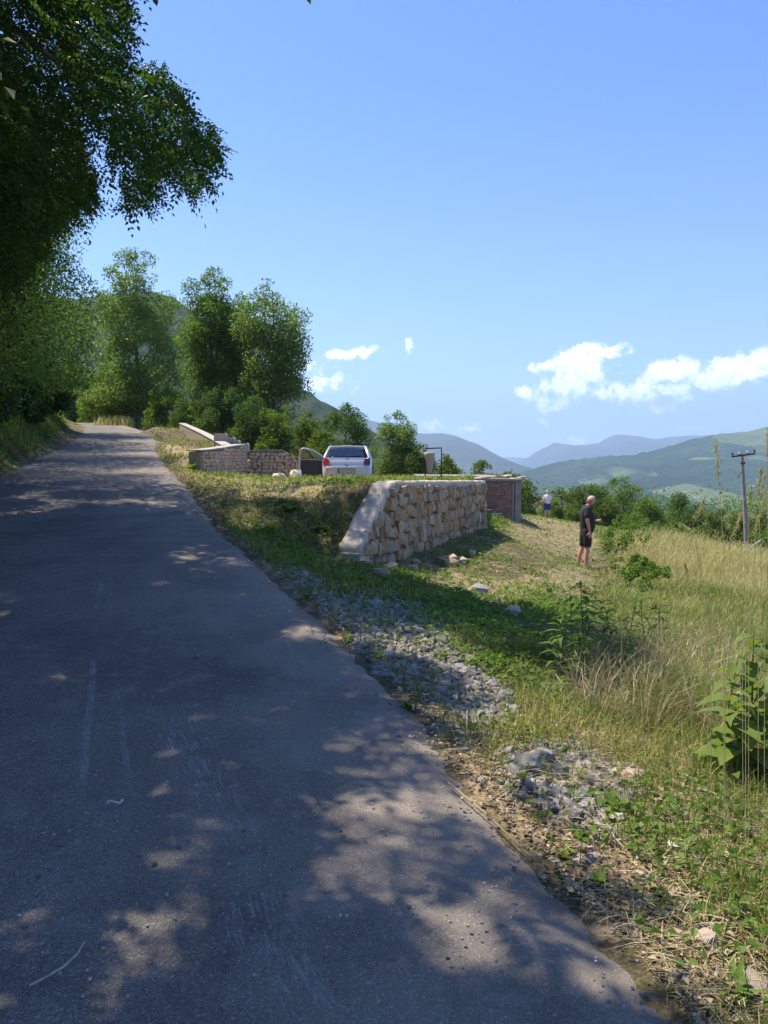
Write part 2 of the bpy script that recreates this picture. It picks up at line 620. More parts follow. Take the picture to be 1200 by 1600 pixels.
low_pts = [(float(roadR(y)), y, float(roadZ(y)) - .05) for y in (-6, -2, 0, 2, 3.4, 5, 7, 9, 12, 15, 18, 22, 26, 30, 35, 40, 46, 52)]
low_pts += [(2.4, 2.5, -.04), (5, 2.5, -.4), (9, 2.5, -1.2), (3, -3, -.2), (8, -4, -1.2),
            (1.2, 6, -.02), (3, 6, -.25), (6, 6, -.75), (10, 6, -1.8),
            (.2, 9, .05), (2, 9, -.28), (5, 9, -.72), (10, 9, -1.8), (16, 9, -3.6),
            (.35, 12, -.1), (3, 12, -.62), (6, 12, -.98), (10, 12, -1.7), (16, 12, -3.3),
            (1.7, 15, -.12), (3.8, 15.5, -.75),
            (2.9, 18, -.15), (4.7, 18, -1.07), (8, 18, -1.22), (11, 18, -1.7), (16, 18, -3.2),
            (3.2, 24.5, -.15), (4.5, 25, -.63), (7, 25, -1.08), (10, 25, -1.4), (13, 25, -2.1), (18, 25, -3.7),
            (6, 33, -1.0), (10.5, 35, -1.7), (16, 36, -3.2), (20, 42, -3.85), (10.6, 50, -2.38), (4, 45, -1.2), (16, 55, -4.6),
            (0, 60, -1.2), (12, 64, -4.2), (25, 62, -7.5), (30, 30, -7), (28, 12, -6.5),
            (-5.6, 23, 1.55), (-5.8, 28, 1.86), (-7.5, 33, 2.35), (-11.4, 44, 3.3), (-9, 44, 2.0), (-6, 44, 1.0), (-11, 52, 2.0), (-3, 38, .4)]
LOW = TPS(low_pts)
UP = TPS([(-3.55, 15, .74), (-4.2, 17, .9), (-4.75, 18.4, 1.04), (-5.6, 21, 1.2), (-2.5, 16, 1.0), (-1.2, 13.6, 1.14), (-.4, 12.6, 1.16), (.3, 13.5, 1.14),
          (1.2, 16, 1.1), (2.1, 18, 1.02), (2.4, 22, .98), (0, 20, 1.06), (-1.5, 20.5, 1.03), (-3, 20.8, 1.02), (-1.3, 24, .66), (-1.3, 27, .56), (-3.5, 25, .72), (-3.5, 28, .62),
          (-5, 24, 1.0), (-5, 28, .75), (1.0, 25, .86), (3, 26, .9), (3.5, 31, .85), (0, 30, .55), (-4, 33, .5), (0, 36, .3)])
FARD = 90.0


def ground(x, y):
    x = np.asarray(x, float); y = np.asarray(y, float)
    yc = np.clip(y, -14, 110)
    xr, xl, zr = roadR(yc), roadL(yc), roadZ(yc)
    cx = np.clip(x, -30, 32); cy = np.clip(y, -8, 66)
    L = LOW(cx, cy)
    L = L + fbm(x, y, 1.3, 4, 3) * .16 + fbm(x, y, .35, 3, 8) * .05
    U = UP(np.clip(x, -8, 6), np.clip(y, 10, 38)) + fbm(x, y, 1.1, 4, 5) * .10
    # terrace mask
    xw = np.interp(y, [8, 11, 18, 18.3, 25.1, 25.3, 31.5, 36], [-1.65, -.50, 2.14, 2.14, 3.0, 4.3, 4.3, 4.5])
    mr = 1 - sstep(-.09, .09, x - xw)
    yf = np.interp(x, [-6, -3.6, -1.2, 0, 3], [18.5, 16.2, 13.3, 12.55, 12.55])
    mfl = np.clip(1 + (y - yf) / np.interp(x, [-2.6, -1.1], [3.4, 2.1]), 0, 1)
    mf = .7 * mfl + .3 * mfl * mfl * (3 - 2 * mfl)
    mb = 1 - sstep(32, 37, y)
    xlft = np.interp(y, [10, 15, 19, 22.6, 23.2, 28.6, 36, 44], [-3.0, -3.7, -5.0, -5.6, -5.35, -5.2, -8, -11.4])
    wl = np.where((y > 22.9), .12, 1.1)
    ml = sstep(-wl, wl * .4, x - xlft)
    m = mr * mf * mb * ml
    Zr = L * (1 - m) + U * m
    d = np.clip(x - xr, 0, None)
    t = sstep(0, .55, d)
    right = (zr - .045) * (1 - t) + Zr * t
    dl = np.clip(xl - x, 0, None)
    bank = 1.55 * (1 - np.exp(-dl / 1.5)) * np.interp(y, [-14, 8, 20, 60], [.5, .7, 1, 1]) + .30 * np.clip(dl - .8, 0, 40)
    left = (zr - .045) + bank + fbm(x, y, 1.6, 4, 12) * .35 * sstep(0, 1.2, dl)
    z = np.where(x > xr, right, np.where(x < xl, left, zr - .05))
    r = np.hypot(x, y)
    far = -115 * sstep(40, 900, r) - 3 + fbm(x, y, 160, 4, 31) * 30 * sstep(150, 900, r)
    k = sstep(50, 150, r)
    return z * (1 - k) + far * k


_probe = np.concatenate([np.arange(.9, 12, .02), np.arange(12, 70, .08)])


def hit(px, py):
    """point where the line of sight through photo pixel meets the ground"""
    u, f, z = pix_dir(px, py)
    x = u / f * _probe; zz = CZ + z / f * _probe
    g = ground(x, _probe)
    below = np.nonzero(g > zz)[0]
    i = below[0] if len(below) else len(_probe) - 1
    return Vector((x[i], _probe[i], float(g[i])))


def gz(x, y): return float(ground(np.array([float(x)]), np.array([float(y)]))[0])


def axis_steps(lo, hi, fine_lo, fine_hi, fine, grow=1.12, far=16000):
    c = list(np.arange(fine_lo, fine_hi, fine))
    s = fine; v = fine_hi; a = []
    while v < hi:
        a.append(v); s *= grow; v += s
    a.append(hi)
    s = fine; v = fine_lo; b = []
    while v > lo:
        s *= grow; v -= s; b.append(max(v, lo))
    return np.array(sorted(set(b)) + c + a)


xs = axis_steps(-15000, 15000, -8, 10, .16, 1.09)
ys = axis_steps(-600, 16500, .8, 24, .16, 1.06)
GX, GY = np.meshgrid(xs, ys)
GZ = ground(GX, GY)


def grid_mesh(name, X, Y, Z, smooth=True):
    ny, nx = X.shape
    V = np.stack([X.ravel(), Y.ravel(), Z.ravel()], 1)
    i = np.arange(nx * ny).reshape(ny, nx)
    Q = np.stack([i[:-1, :-1].ravel(), i[:-1, 1:].ravel(), i[1:, 1:].ravel(), i[1:, :-1].ravel()], 1)
    return np_mesh(name, V, Q, smooth)


# ground cover zones, first drawn as outlines of what covers the ground, then laid on the terrain
ZONE = {
    'soil': [[(300, 745), (430, 742), (520, 744), (560, 750), (520, 775), (440, 778), (390, 790), (335, 812), (315, 780)],
             [(640, 880), (700, 890), (760, 905), (860, 900), (800, 950), (700, 925), (640, 900)]],
    'tan': [[(812, 798), (880, 808), (935, 835), (925, 880), (850, 870), (800, 842), (790, 828)],
            [(845, 890), (900, 880), (960, 900), (900, 930), (850, 915)],
            [(400, 752), (520, 756), (510, 778), (420, 780), (360, 775)]],
    'rubble': [[(440, 872), (520, 925), (640, 945), (705, 1000), (775, 1060), (810, 1110), (780, 1150), (700, 1130), (640, 1075), (560, 1015), (510, 955), (455, 905)],
               [(790, 1180), (860, 1160), (1010, 1215), (960, 1300), (860, 1275), (800, 1225)]],
    'edge': [[(590, 1060), (700, 1130), (820, 1210), (960, 1310), (1130, 1450), (1200, 1500), (1300, 1640), (1040, 1640), (905, 1430), (760, 1260), (690, 1170)],
             [(330, 790), (400, 850), (520, 960), (600, 1060), (585, 1060), (500, 965), (430, 905), (360, 830)],
             [(250, 690), (310, 700), (320, 745), (290, 745)]],
    'dry': [[(970, 820), (1060, 850), (1400, 880), (1400, 1080), (1180, 1040), (1060, 930), (960, 880)],
            [(700, 1140), (900, 1060), (1250, 1100), (1300, 1500), (1150, 1480), (900, 1260)]],
}


def zone(name, px, py):
    o = np.zeros(np.shape(px), bool)
    for p in ZONE[name]: o |= in_poly(px, py, p)
    return o


GPX, GPY, GF = project(GX, GY, GZ)
jx = GPX + fbm(GX, GY, .5, 4, 41) * 60 * 8 / np.clip(GY, 3, 30)
jy = GPY + fbm(GX, GY, .5, 4, 51) * 45 * 8 / np.clip(GY, 3, 30)
okf = (GF > .3) & (GY < 60) & (GX > roadR(GY))
cover = np.zeros((GX.size, 4), np.float32)
cover[:, 0] = ((zone('soil', jx, jy) | zone('edge', jx, jy)) & okf).ravel()
cover[:, 1] = ((zone('tan', jx, jy) | zone('dry', jx, jy)) & okf).ravel()
cover[:, 2] = (zone('rubble', jx, jy) & okf).ravel()
cover[:, 3] = 1
ground_me = grid_mesh("ground", GX, GY, GZ)
at_ = ground_me.color_attributes.new("cover", 'FLOAT_COLOR', 'POINT')
at_.data.foreach_set('color', cover.ravel())


def ground_mat():
    m, w, out = new_mat("ground")
    co = objco(w)
    a = w.new('ShaderNodeAttribute', attribute_name='cover')
    r, g, b = w.sep(a.outputs['Vector'])
    n = w.noise(co, 1.7, 8, .65)
    n2 = w.noise(co, 9, 6, .7)
    n3 = w.noise(co, 45, 5, .7)
    green = w.mix(w.map(n2, .35, .65), (.035, .045, .016), (.10, .105, .035))
    straw = w.mix(w.map(n3, .4, .6), (.24, .18, .10), (.42, .34, .20))
    soil = w.mix(w.map(n2, .35, .65), (.17, .105, .065), (.34, .215, .14))
    brown = w.mix(w.map(n3, .4, .6), (.10, .07, .045), (.22, .155, .10))
    base = w.mix(w.map(n, .44, .66), w.mix(w.map(n3, .4, .65), green, brown), w.mix(.3, brown, straw))
    k1 = w.map(w.math('ADD', r, w.math('MULTIPLY', w.math('SUBTRACT', n2, .5), .9)), .35, .65)
    base = w.mix(k1, base, w.mix(w.map(n, .3, .6), soil, straw))
    k2 = w.map(w.math('ADD', g, w.math('MULTIPLY', w.math('SUBTRACT', n2, .5), .9)), .35, .65)
    base = w.mix(w.math('MULTIPLY', k2, .6), base, straw)
    grav = w.mix(w.map(w.voronoi(co, 22, out='Color'), .2, .8), (.16, .15, .14), (.40, .39, .38))
    k3 = w.map(w.math('ADD', b, w.math('MULTIPLY', w.math('SUBTRACT', n2, .5), .6)), .35, .6)
    base = w.mix(k3, base, grav)
    # far off: the same ground reads as wooded valley
    x, y, z = w.sep(co)
    far = w.map(y, 60, 140)
    wood = w.mix(w.map(w.noise(co, .03, 8, .6), .4, .6), (.022, .042, .016), (.06, .085, .028))
    base = w.mix(far, base, wood)
    h = w.math('ADD', n2, w.math('MULTIPLY', n3, .6))
    principled(w, out, base, .95, w.bump(h, .9, .03), spec=.15)
    return m


M['ground'] = ground_mat()
ground_o = link("ground", ground_me, M['ground'])
tag(ground_o, "rough verge, terrace and hillside ground beside the road", kind='structure')


# ------------------------------------------------------------------ road
def asphalt_mat():
    m, w, out = new_mat("asphalt")
    co = objco(w)
    x, y, z = w.sep(co)
    n = w.noise(co, .9, 6, .6)
    n2 = w.noise(co, 7, 6, .65)
    n3 = w.noise(co, 120, 3, .7)
    n4 = w.noise(co, 380, 2, .6)
    base = w.mix(w.map(n, .35, .65), (.108, .097, .085), (.185, .163, .141))
    base = w.mix(w.map(n2, .5, .75, 0, .5), base, (.26, .225, .19))
    agg = w.map(w.voronoi(co, 190, out='Color'), 0, 1)
    base = w.mix(1.0, base, w.ramp(agg, [(0, .45), (.5, .9), (.8, 1.3), (1, 2.8)]), 'MULTIPLY')
    base = w.mix(w.map(n4, .5, .75, 0, .35), base, (.03, .03, .032))
    # pale scrapes and tyre scuffs lying along fixed lines of the road

    def scuff(ax, ay, bx_, by_, half, freq, thr, amt, base):
        dx, dy = bx_ - ax, by_ - ay
        L = math.hypot(dx, dy); dx /= L; dy /= L
        u = w.math('ADD', w.math('MULTIPLY', w.math('SUBTRACT', x, ax), dx), w.math('MULTIPLY', w.math('SUBTRACT', y, ay), dy))
        v = w.math('SUBTRACT', w.math('MULTIPLY', w.math('SUBTRACT', x, ax), -dy), w.math('MULTIPLY', w.math('SUBTRACT', y, ay), -dx))
        v = w.math('ADD', v, w.math('MULTIPLY', w.math('SUBTRACT', w.noise(co, .8, 2), .5), .12))
        band = w.map(w.math('ABSOLUTE', v), half, half * .6)
        endm = w.math('MULTIPLY', w.map(u, -.1, .3), w.map(u, L + .2, L - .3))
        st = w.noise(w.comb(w.math('MULTIPLY', u, 7), w.math('MULTIPLY', v, freq), 3.3), 1.0, 4, .7)
        k = w.math('MULTIPLY', w.math('MULTIPLY', band, endm), w.map(st, thr, thr + .12))
        patch = w.map(w.noise(co, 1.6, 3), .40, .58)
        k = w.math('MULTIPLY', w.math('MULTIPLY', k, patch), amt)
        return w.mix(k, base, (.46, .44, .42))
    base = scuff(-1.25, 3.0, -3.5, 9.5, .028, 90, .42, .28, base)
    base = scuff(-1.13, 3.3, -3.35, 9.2, .02, 90, .45, .22, base)
    base = scuff(-1.2, 4.4, -.12, 1.75, .16, 70, .52, .4, base)
    base = scuff(-2.6, 9.0, -1.9, 6.3, .22, 60, .54, .2, base)
    base = scuff(-.75, 5.9, -.68, 5.5, .02, 60, .40, .4, base)
    big = w.noise(co, 2.6, 7, .7)
    base = w.mix(w.map(big, .56, .70, 0, .45), base, (.30, .26, .215))
    base = w.mix(w.map(w.noise(co, 3.7, 7, .7), .60, .72, 0, .5), base, (.065, .06, .056))
    # dust along the right edge, then a sunlit beige painted wider
    dust_sunlit = w.new('ShaderNodeAttribute', attribute_name='across').outputs['Fac']
    k = w.map(w.math('ADD', dust_sunlit, w.math('MULTIPLY', w.math('SUBTRACT', n2, .5), .25)), .93, 1.04, 0, .6)
    base = w.mix(k, base, (.26, .20, .145))
    base = w.mix(w.math('MULTIPLY', w.map(dust_sunlit, .55, 1.0, 0, .6), w.map(n, .3, .6)), base, (.33, .27, .20))  # dappled sunlit brightness painted into the colour of the road's right side
    h = w.math('ADD', w.math('MULTIPLY', n3, .7), w.math('MULTIPLY', agg, .5))
    principled(w, out, base, .82, w.bump(h, .7, .006), spec=.35)
    return m


ry = np.concatenate([np.arange(-10, 1, .2), np.arange(1, 10, .04), np.arange(10, 30, .35), np.arange(30, 100, 1.0)])
ss = np.linspace(0, 1, 22)
RY, SS = np.meshgrid(ry, ss, indexing='ij')
edge_n = (fbm(RY, SS * 0 + 3.3, .45, 4, 61) * .26 + fbm(RY, SS * 0 + 1.3, .13, 3, 63) * .12) * (SS > .99) + (fbm(RY, SS * 0 + 8.3, .6, 3, 62) * .16) * (SS < .01)
XR = roadL(RY) * (1 - SS) + (roadR(RY)) * SS + edge_n
ZR = roadZ(RY) + .03 * np.sin(SS * math.pi) - .03 + .012 + fbm(XR, RY, 1.2, 3, 66) * .02
ZR = np.where((SS < .01) | (SS > .99), ZR - .05, ZR)
road_me = grid_mesh("road", XR, RY, ZR)
ra = road_me.attributes.new("across", 'FLOAT', 'POINT')
ra.data.foreach_set('value', SS.ravel().astype(np.float32))
M['asphalt'] = asphalt_mat()
tag(link("road", road_me, M['asphalt']), "narrow grey asphalt road climbing to a bend at the left", kind='structure')


# ------------------------------------------------------------------ hills and mountains
def wood_hill_mat(name, dark, light, field, scale, fields=0.0, bump=3.0):
    m, w, out = new_mat(name)
    co = objco(w)
    n = w.noise(co, scale, 8, .6)
    n2 = w.noise(co, scale * 9, 5, .65)
    col = w.mix(w.map(n, .4, .6), dark, light)
    col = w.mix(w.map(n2, .42, .6, 0, .55), col, [c * .45 for c in dark])
    if fields:
        s = w.vmath('MULTIPLY', co, (1, .45, 1.6))
        f = w.voronoi(s, scale * 1.6, out='Color')
        fx = w.sep(f)[0]
        zz = w.sep(co)[2]
        k = w.math('MULTIPLY', w.map(fx, 1 - fields, 1 - fields + .02), w.map(w.noise(co, scale * .5, 3), .42, .52))
        col = w.mix(w.math('MULTIPLY', k, .8), col, w.mix(w.sep(f)[1], field, (.12, .15, .05)))
    principled(w, out, col, .95, w.bump(w.math('ADD', n2, n), 1.0, bump), spec=.1)
    return m


HILLS = {}


def ridge(name, pts, D, front, back, base, amp, cell, mat, label, xpad=0, power=1.25, clump=0.0):
    pts = sorted(pts)
    cx = np.array([(p[0] - 600) / F * D for p in pts])
    cz = np.array([at(p[0], p[1], D).z for p in pts])
    X = np.arange(cx[0] - xpad, cx[-1] + xpad, cell)
    crest = np.interp(X, cx, cz)
    nv = int(front / cell) + 1
    v = np.concatenate([np.linspace(-1, 0, min(nv, 240)), np.linspace(0, 1, 30)[1:]])
    Y = D + np.where(v < 0, v * front, v * back)
    XX, YY = np.meshgrid(X, Y)
    VV = np.abs(np.meshgrid(X, v)[1])
    CC = np.meshgrid(crest, v)[0]
    prof = (1 - VV) ** power
    gully = fbm(XX, YY * .35, cell * 26, 5, 71) * amp * 3.0 * sstep(0, .25, VV) * (1 - VV)
    Z = base + (CC - base) * prof + gully + fbm(XX, YY, cell * 6, 4, 77) * amp * .7
    if clump:
        Z = Z + (1 - np.abs(fbm(XX, YY, cell * 2.6, 2, 79)) * 2) * clump * (vnoise(XX / cell / 1.9, YY / cell / 1.9, 5))
    o = link(name, grid_mesh(name, XX, YY, Z), mat)
    tag(o, label, kind='structure')
    HILLS[name] = (XX, YY, Z)
    return o


M['hill_near'] = wood_hill_mat('hill_near', (.020, .040, .014), (.05, .08, .024), (.1, .12, .05), .02, 0, 2.5)
M['hill_right'] = wood_hill_mat('hill_right', (.015, .036, .014), (.04, .072, .025), (.13, .17, .06), .0045, .26, 10)
M['mountain'] = wood_hill_mat('mountain', (.03, .045, .025), (.07, .085, .05), (.2, .2, .15), .0016, 0, 30)
ridge("wooded_hill", [(-700, 300), (-300, 400), (0, 470), (120, 470), (200, 462), (245, 458), (275, 466), (350, 522), (455, 600), (515, 636), (600, 690), (700, 745), (800, 800)],
      700, 420, 300, -60, 5, 3.4, M['hill_near'], "steep wooded hill rising behind the tall trees at the left", power=1.1, clump=5)
ridge("blue_mountain", [(300, 560), (450, 610), (560, 652), (600, 663), (640, 675), (662, 678), (692, 677), (712, 681), (735, 692), (757, 706), (782, 722), (830, 745)],
      5600, 2600, 1500, -120, 30, 28, M['mountain'], "blue mountain shoulder sloping down to the gorge", power=1.0)
ridge("far_ridge", [(500, 722), (640, 718), (760, 716), (800, 714), (826, 716), (860, 720), (1000, 724)],
      12500, 2500, 1500, -120, 30, 60, M['mountain'], "palest ridge seen through the gorge")
ridge("twin_peak_mountain", [(760, 760), (800, 745), (822, 734), (838, 712), (850, 700), (864, 691), (880, 694), (896, 696), (915, 694), (935, 692), (945, 684), (957, 680), (978, 679), (1004, 684), (1020, 687), (1046, 682), (1080, 679), (1105, 680), (1160, 684), (1300, 678), (1500, 670)],
      8200, 3000, 2000, -120, 50, 42, M['mountain'], "hazy blue mountain with two rounded summits beyond the valley", power=1.05)
ridge("farmland_hill", [(700, 772), (770, 752), (825, 736), (867, 725), (920, 716), (990, 712), (1025, 704), (1077, 688), (1130, 679), (1165, 674), (1200, 667), (1330, 645), (1500, 640), (1700, 660)],
      3000, 2100, 1400, -135, 16, 11, M['hill_right'], "long hazy green hill with fields across the valley at the right", power=1.35, clump=9)


def haze():
    bm = bmesh.new()
    bx(bm, (-14500, -500, -260), (14500, 16000, 1050))
    m, w, out = new_mat("haze")
    pv = w.new('ShaderNodeVolumePrincipled')
    pv.inputs['Color'].default_value = (.53, .72, 1, 1)
    pv.inputs['Density'].default_value = .000145
    pv.inputs['Anisotropy'].default_value = 0.2
    w.l.new(pv.outputs[0], out.inputs['Volume'])
    o = link("haze", bm_mesh("haze", bm), m)
    tag(o, "pale summer haze in the valley air", kind='stuff')
    return o


haze()

# ------------------------------------------------------------------ stone pieces
def rock_meshes(name, n, blocky, jit, seed, mat):
    out = []
    r = random.Random(seed)
    for i in range(n):
        bm = bmesh.new()
        bmesh.ops.create_cube(bm, size=2)
        bmesh.ops.subdivide_edges(bm, edges=bm.edges[:], cuts=1, use_grid_fill=True)
        for v in bm.verts:
            c = v.co
            s = c.normalized()
            v.co = c * blocky * .86 + s * (1 - blocky) * 1.12
            v.co += Vector((r.uniform(-1, 1), r.uniform(-1, 1), r.uniform(-1, 1))) * jit
        # two random chipped planes
        for _ in range(2):
            nrm = Vector((r.uniform(-1, 1), r.uniform(-1, 1), r.uniform(-1, 1))).normalized()
            for v in bm.verts:
                d = v.co.dot(nrm) - .8
                if d > 0: v.co -= nrm * d
        bmesh.ops.scale(bm, vec=(.5, .5, .5), verts=bm.verts)
        me = bm_mesh(name, bm)
        me.materials.append(mat)
        out.append(me)
    return out


WALL_ROCKS = rock_meshes("stone", 12, .62, .19, 3, M['wall_stone'])
RUBBLE_ROCKS = rock_meshes("rock", 9, .5, .17, 4, M['rubble'])
WHITE_ROCKS = rock_meshes("white_rock", 4, .35, .12, 5, M['white_rock'])
WARM_ROCKS = rock_meshes("warm_rock", 3, .5, .15, 6, M['warm_rock'])


def merged_rocks(name, items, mats_from, mat):
    """items: list of 4x4 matrices; joins copies of the rock meshes into one mesh"""
    Vs, Qs, n = [], [], 0
    base = []
    for me in mats_from:
        co = np.empty(len(me.vertices) * 3, np.float32); me.vertices.foreach_get('co', co)
        base.append((co.reshape(-1, 3), np.array([list(p.vertices) for p in me.polygons if len(p.vertices) == 4], np.int32)))
    for i, mt in enumerate(items):
        co, q = base[i % len(base)]
        A = np.array(mt)
        Vs.append(co @ A[:3, :3].T + A[:3, 3]); Qs.append(q + n); n += len(co)
    return np_mesh(name, np.concatenate(Vs), np.concatenate(Qs))


# ------------------------------------------------------------------ near stone retaining wall
WA = Vector((-.30, 11.0)); WB = Vector((2.40, 18.0))
WD = (WB - WA); WLEN = WD.length; WD.normalize()
WN = Vector((WD.y, -WD.x))            # towards the open side
WANG = math.atan2(WD.y, WD.x)
TH = .37


def wall_top(s):
    return float(np.interp(s, [0, .12, 1.25, 1.5, WLEN], [.34, .42, 1.18, 1.22, 1.06]))


def wall_bottom(s):
    p = WA + WD * s + WN * .3
    return gz(p.x, p.y) - .12


wall = empty("stone_retaining_wall", (WA.x, WA.y, 0), WANG,
             "rough stone retaining wall with a sloping pale concrete end, below the parked car", "stone wall")
# local axes of the wall: x along, y to the left (into the bank), z up; face at y=0
bm = bmesh.new()
ss_ = [0, .12, .4, .8, 1.25, 1.5, 2.5, 4, 5.5, WLEN]
top = [(s, wall_top(s) - .09) for s in ss_]
prism(bm, [(0.02, -.6), (WLEN - .02, -.9)] + top[::-1], .06, TH - .03, 'y')
link("mortar_core", bm_mesh("mortar_core", bm), M['mortar'], wall)
# coping strip with slightly uneven surface
nS = 70
S = np.linspace(-.06, WLEN + .03, nS)
T = np.linspace(.03, TH, 7)
Sg, Tg = np.meshgrid(S, T)
Zt = np.array([wall_top(s) for s in np.clip(S, 0, WLEN)])[None, :] + fbm(Sg, Tg, .22, 4, 9) * .03 + fbm(Sg, Tg, .07, 3, 19) * .03
V = []; Q = []
for j in range(7):
    for i in range(nS):
        V.append((Sg[j, i] , Tg[j, i] + (fbm(Sg[j, i], 3, .2, 3, 4) * .07 if j in (0, 6) else 0), Zt[j, i]))
nt = len(V)
for j in range(7):
    for i in range(nS):
        V.append((V[j * nS + i][0], V[j * nS + i][1], Zt[j, i] - .13 - .04 * vnoise(Sg[j, i] * 6, j)))
for j in range(6):
    for i in range(nS - 1):
        a = j * nS + i
        Q.append((a, a + 1, a + nS + 1, a + nS)); Q.append((a + nt + nS, a + nt + nS + 1, a + nt + 1, a + nt))
for i in range(nS - 1):
    Q.append((i + 1, i, i + nt, i + 1 + nt)); b = 6 * nS + i; Q.append((b, b + 1, b + 1 + nt, b + nt))
for j in range(6):
    a = j * nS; Q.append((a, a + nS, a + nS + nt, a + nt)); b = a + nS - 1; Q.append((b + nS, b, b + nt, b + nS + nt))
link("coping", np_mesh("coping", np.array([[float(c) for c in v] for v in V]), np.array(Q), True), M['coping'], wall)
bm = bmesh.new()
bx(bm, (-.10, -.01, -.30), (.03, TH - .02, .235), .02)
link("end_block", bm_mesh("end_block", bm), M['grey_concrete'], wall)
# face stones, course by course
rr = random.Random(21)
n = 0
z0 = -.72
course_h = [.20, .20, .23, .20, .25, .20, .23, .21, .20, .18]
z = z0
for ch in course_h:
    s = rr.uniform(-.05, .12)
    while s < WLEN - .04 and n < 296:
        wdt = rr.uniform(.12, .31)
        if s + wdt > WLEN: wdt = WLEN - s + .02
        sc = s + wdt / 2
        h = ch * rr.uniform(.86, 1.12)
        zc = z + ch / 2 + rr.uniform(-.045, .045)
        tp = wall_top(sc) - .10
        if zc - h * .3 < tp and zc + h / 2 > wall_bottom(sc) and wdt > .08:
            if zc + h / 2 > tp + .05:
                nh = tp + .03 - (zc - h / 2); zc = zc - h / 2 + nh / 2; h = nh
            if h > .07:
                o = link("stone", rr.choice(WALL_ROCKS), None, wall)
                o.location = (sc, .07 + rr.uniform(-.022, .02), zc)
                o.scale = (wdt * 1.12, .22, h * 1.14)
                o.rotation_euler = (rr.choice([0, math.pi]) + rr.uniform(-.08, .08), rr.uniform(-.13, .13), rr.choice([0, math.pi]) + rr.uniform(-.12, .12))
                n += 1
        s += wdt + rr.uniform(-.005, .015)
    z += ch
for k in range(9):   # return face at the far end and stones along the foot
    o = link("stone", rr.choice(WALL_ROCKS), None, wall)
    o.location = (rr.uniform(.0, .06), rr.uniform(.05, .4), -.15 - .06 * k)
    o.scale = (.26, .24, .2); o.rotation_euler = (rr.uniform(0, 6), 0, rr.uniform(0, 6))

# loose stones fallen at the foot of the wall
FOOTL = ['just right of its near corner', 'small and under the middle courses', 'nearest the shadowed flat grey stone', 'right of the flat grey stone', 'smallest of the front ones', 'between the middle ones', 'directly under the end block', 'low in front of the second course', 'farthest along the wall']
foot = [((595, 905), .24, 'square tan stone lying at the foot of the stone wall corner'), ((612, 893), .20, None), ((650, 884), .18, None), ((690, 880), .17, None),
        ((703, 884), .30, 'flat grey stone in the shadow along the foot of the stone wall'), ((720, 881), .2, None), ((645, 890), .14, None), ((667, 889), .15, None), ((566, 884), .2, None), ((628, 889), .16, None), ((735, 868), .15, None)]
for (p, sz, lb) in foot:
    q = hit(*p)
    o = link("fallen_stone", rr.choice(WALL_ROCKS))
    o.location = (q.x, q.y, q.z + sz * .25)
    o.scale = (sz * rr.uniform(.9, 1.4), sz, sz * .7)
    o.rotation_euler = (rr.uniform(-.3, .3), rr.uniform(-.3, .3), rr.uniform(0, 6))
    tag(o, lb or "loose tan stone by the wall's foot, %s" % FOOTL.pop(0), "stone", "loose stones at the foot of the stone wall")

# ------------------------------------------------------------------ brown brick shed / terrace end
BX0, BX1, BY0, BY1 = 1.3, 4.46, 25.0, 30.5
BZ0, BZ1 = -.95, .92
shed = empty("brick_outbuilding", ((BX0 + BX1) / 2, BY0, 0), 0, "low brown brick outbuilding with a flat slab top, beside the stone wall's far end", "outbuilding")
ox = (BX0 + BX1) / 2
bm = bmesh.new()
bx(bm, (BX0 - ox, .035, BZ0), (BX1 - ox - .03, BY1 - BY0, BZ1 - .1))
link("wall_core", bm_mesh("wall_core", bm), M['mortar'], shed)
bm = bmesh.new()
bx(bm, (BX0 - ox - .1, -.05, BZ1 - .08), (BX1 - ox + .03, BY1 - BY0 + .1, BZ1 + .01), .015)
for v in bm.verts: v.co.z += .02 * math.sin(v.co.x * 3)
link("roof_slab", bm_mesh("roof_slab", bm), M['grey_concrete'], shed)
bm = bmesh.new()
bx(bm, (BX1 - ox - .20, -.03, BZ0), (BX1 - ox, .16, BZ1 - .103), .012)
link("corner_post", bm_mesh("corner_post", bm), M['grey_concrete'], shed)
bm = bmesh.new()
bx(bm, (BX1 - ox - .29, .0, BZ0), (BX1 - ox - .215, .05, BZ1 - .103), .008)
link("edge_strip", bm_mesh("edge_strip", bm), M['grey_concrete'], shed)
bm = bmesh.new(); bx(bm, (-.5, -.5, -.5), (.5, .5, .5), .07)
brick_me = bm_mesh("brick", bm); brick_me.materials.append(M['brown_brick'])
nb_ = 0
row = 0
zc = BZ0 + .30
while zc < BZ1 - .13:
    xx = 2.35 + (row % 2) * .09
    while xx < BX1 - .30 and nb_ < 290:
        lw = min(.185 * rr.uniform(.8, 1.2), BX1 - .30 - xx)
        if lw > .05:
            o = link("brick", brick_me, None, shed)
            o.location = (xx + lw / 2 - ox, .025 + rr.uniform(-.012, .006), zc)
            o.scale = (lw - .012, .07, .052 * rr.uniform(.85, 1.1))
            o.rotation_euler = (0, rr.uniform(-.012, .012), 0)
            nb_ += 1
        xx += lw
    zc += .066; row += 1
# side bricks towards the field, joined
items = []
zc = BZ0 + .3
while zc < BZ1 - .13:
    yy = .2
    while yy < BY1 - BY0 - .1:
        items.append(Matrix.Translation((BX1 - ox - .02, yy + .09, zc)) @ Matrix.Diagonal((.06, .17, .052, 1)))
        yy += .185
    zc += .066
side = merged_rocks("side_brickwork", items, rock_meshes("brick", 2, .95, .02, 9, M['brown_brick']), M['brown_brick'])
tag(link("side_brickwork", side, M['brown_brick'], shed), kind='stuff')
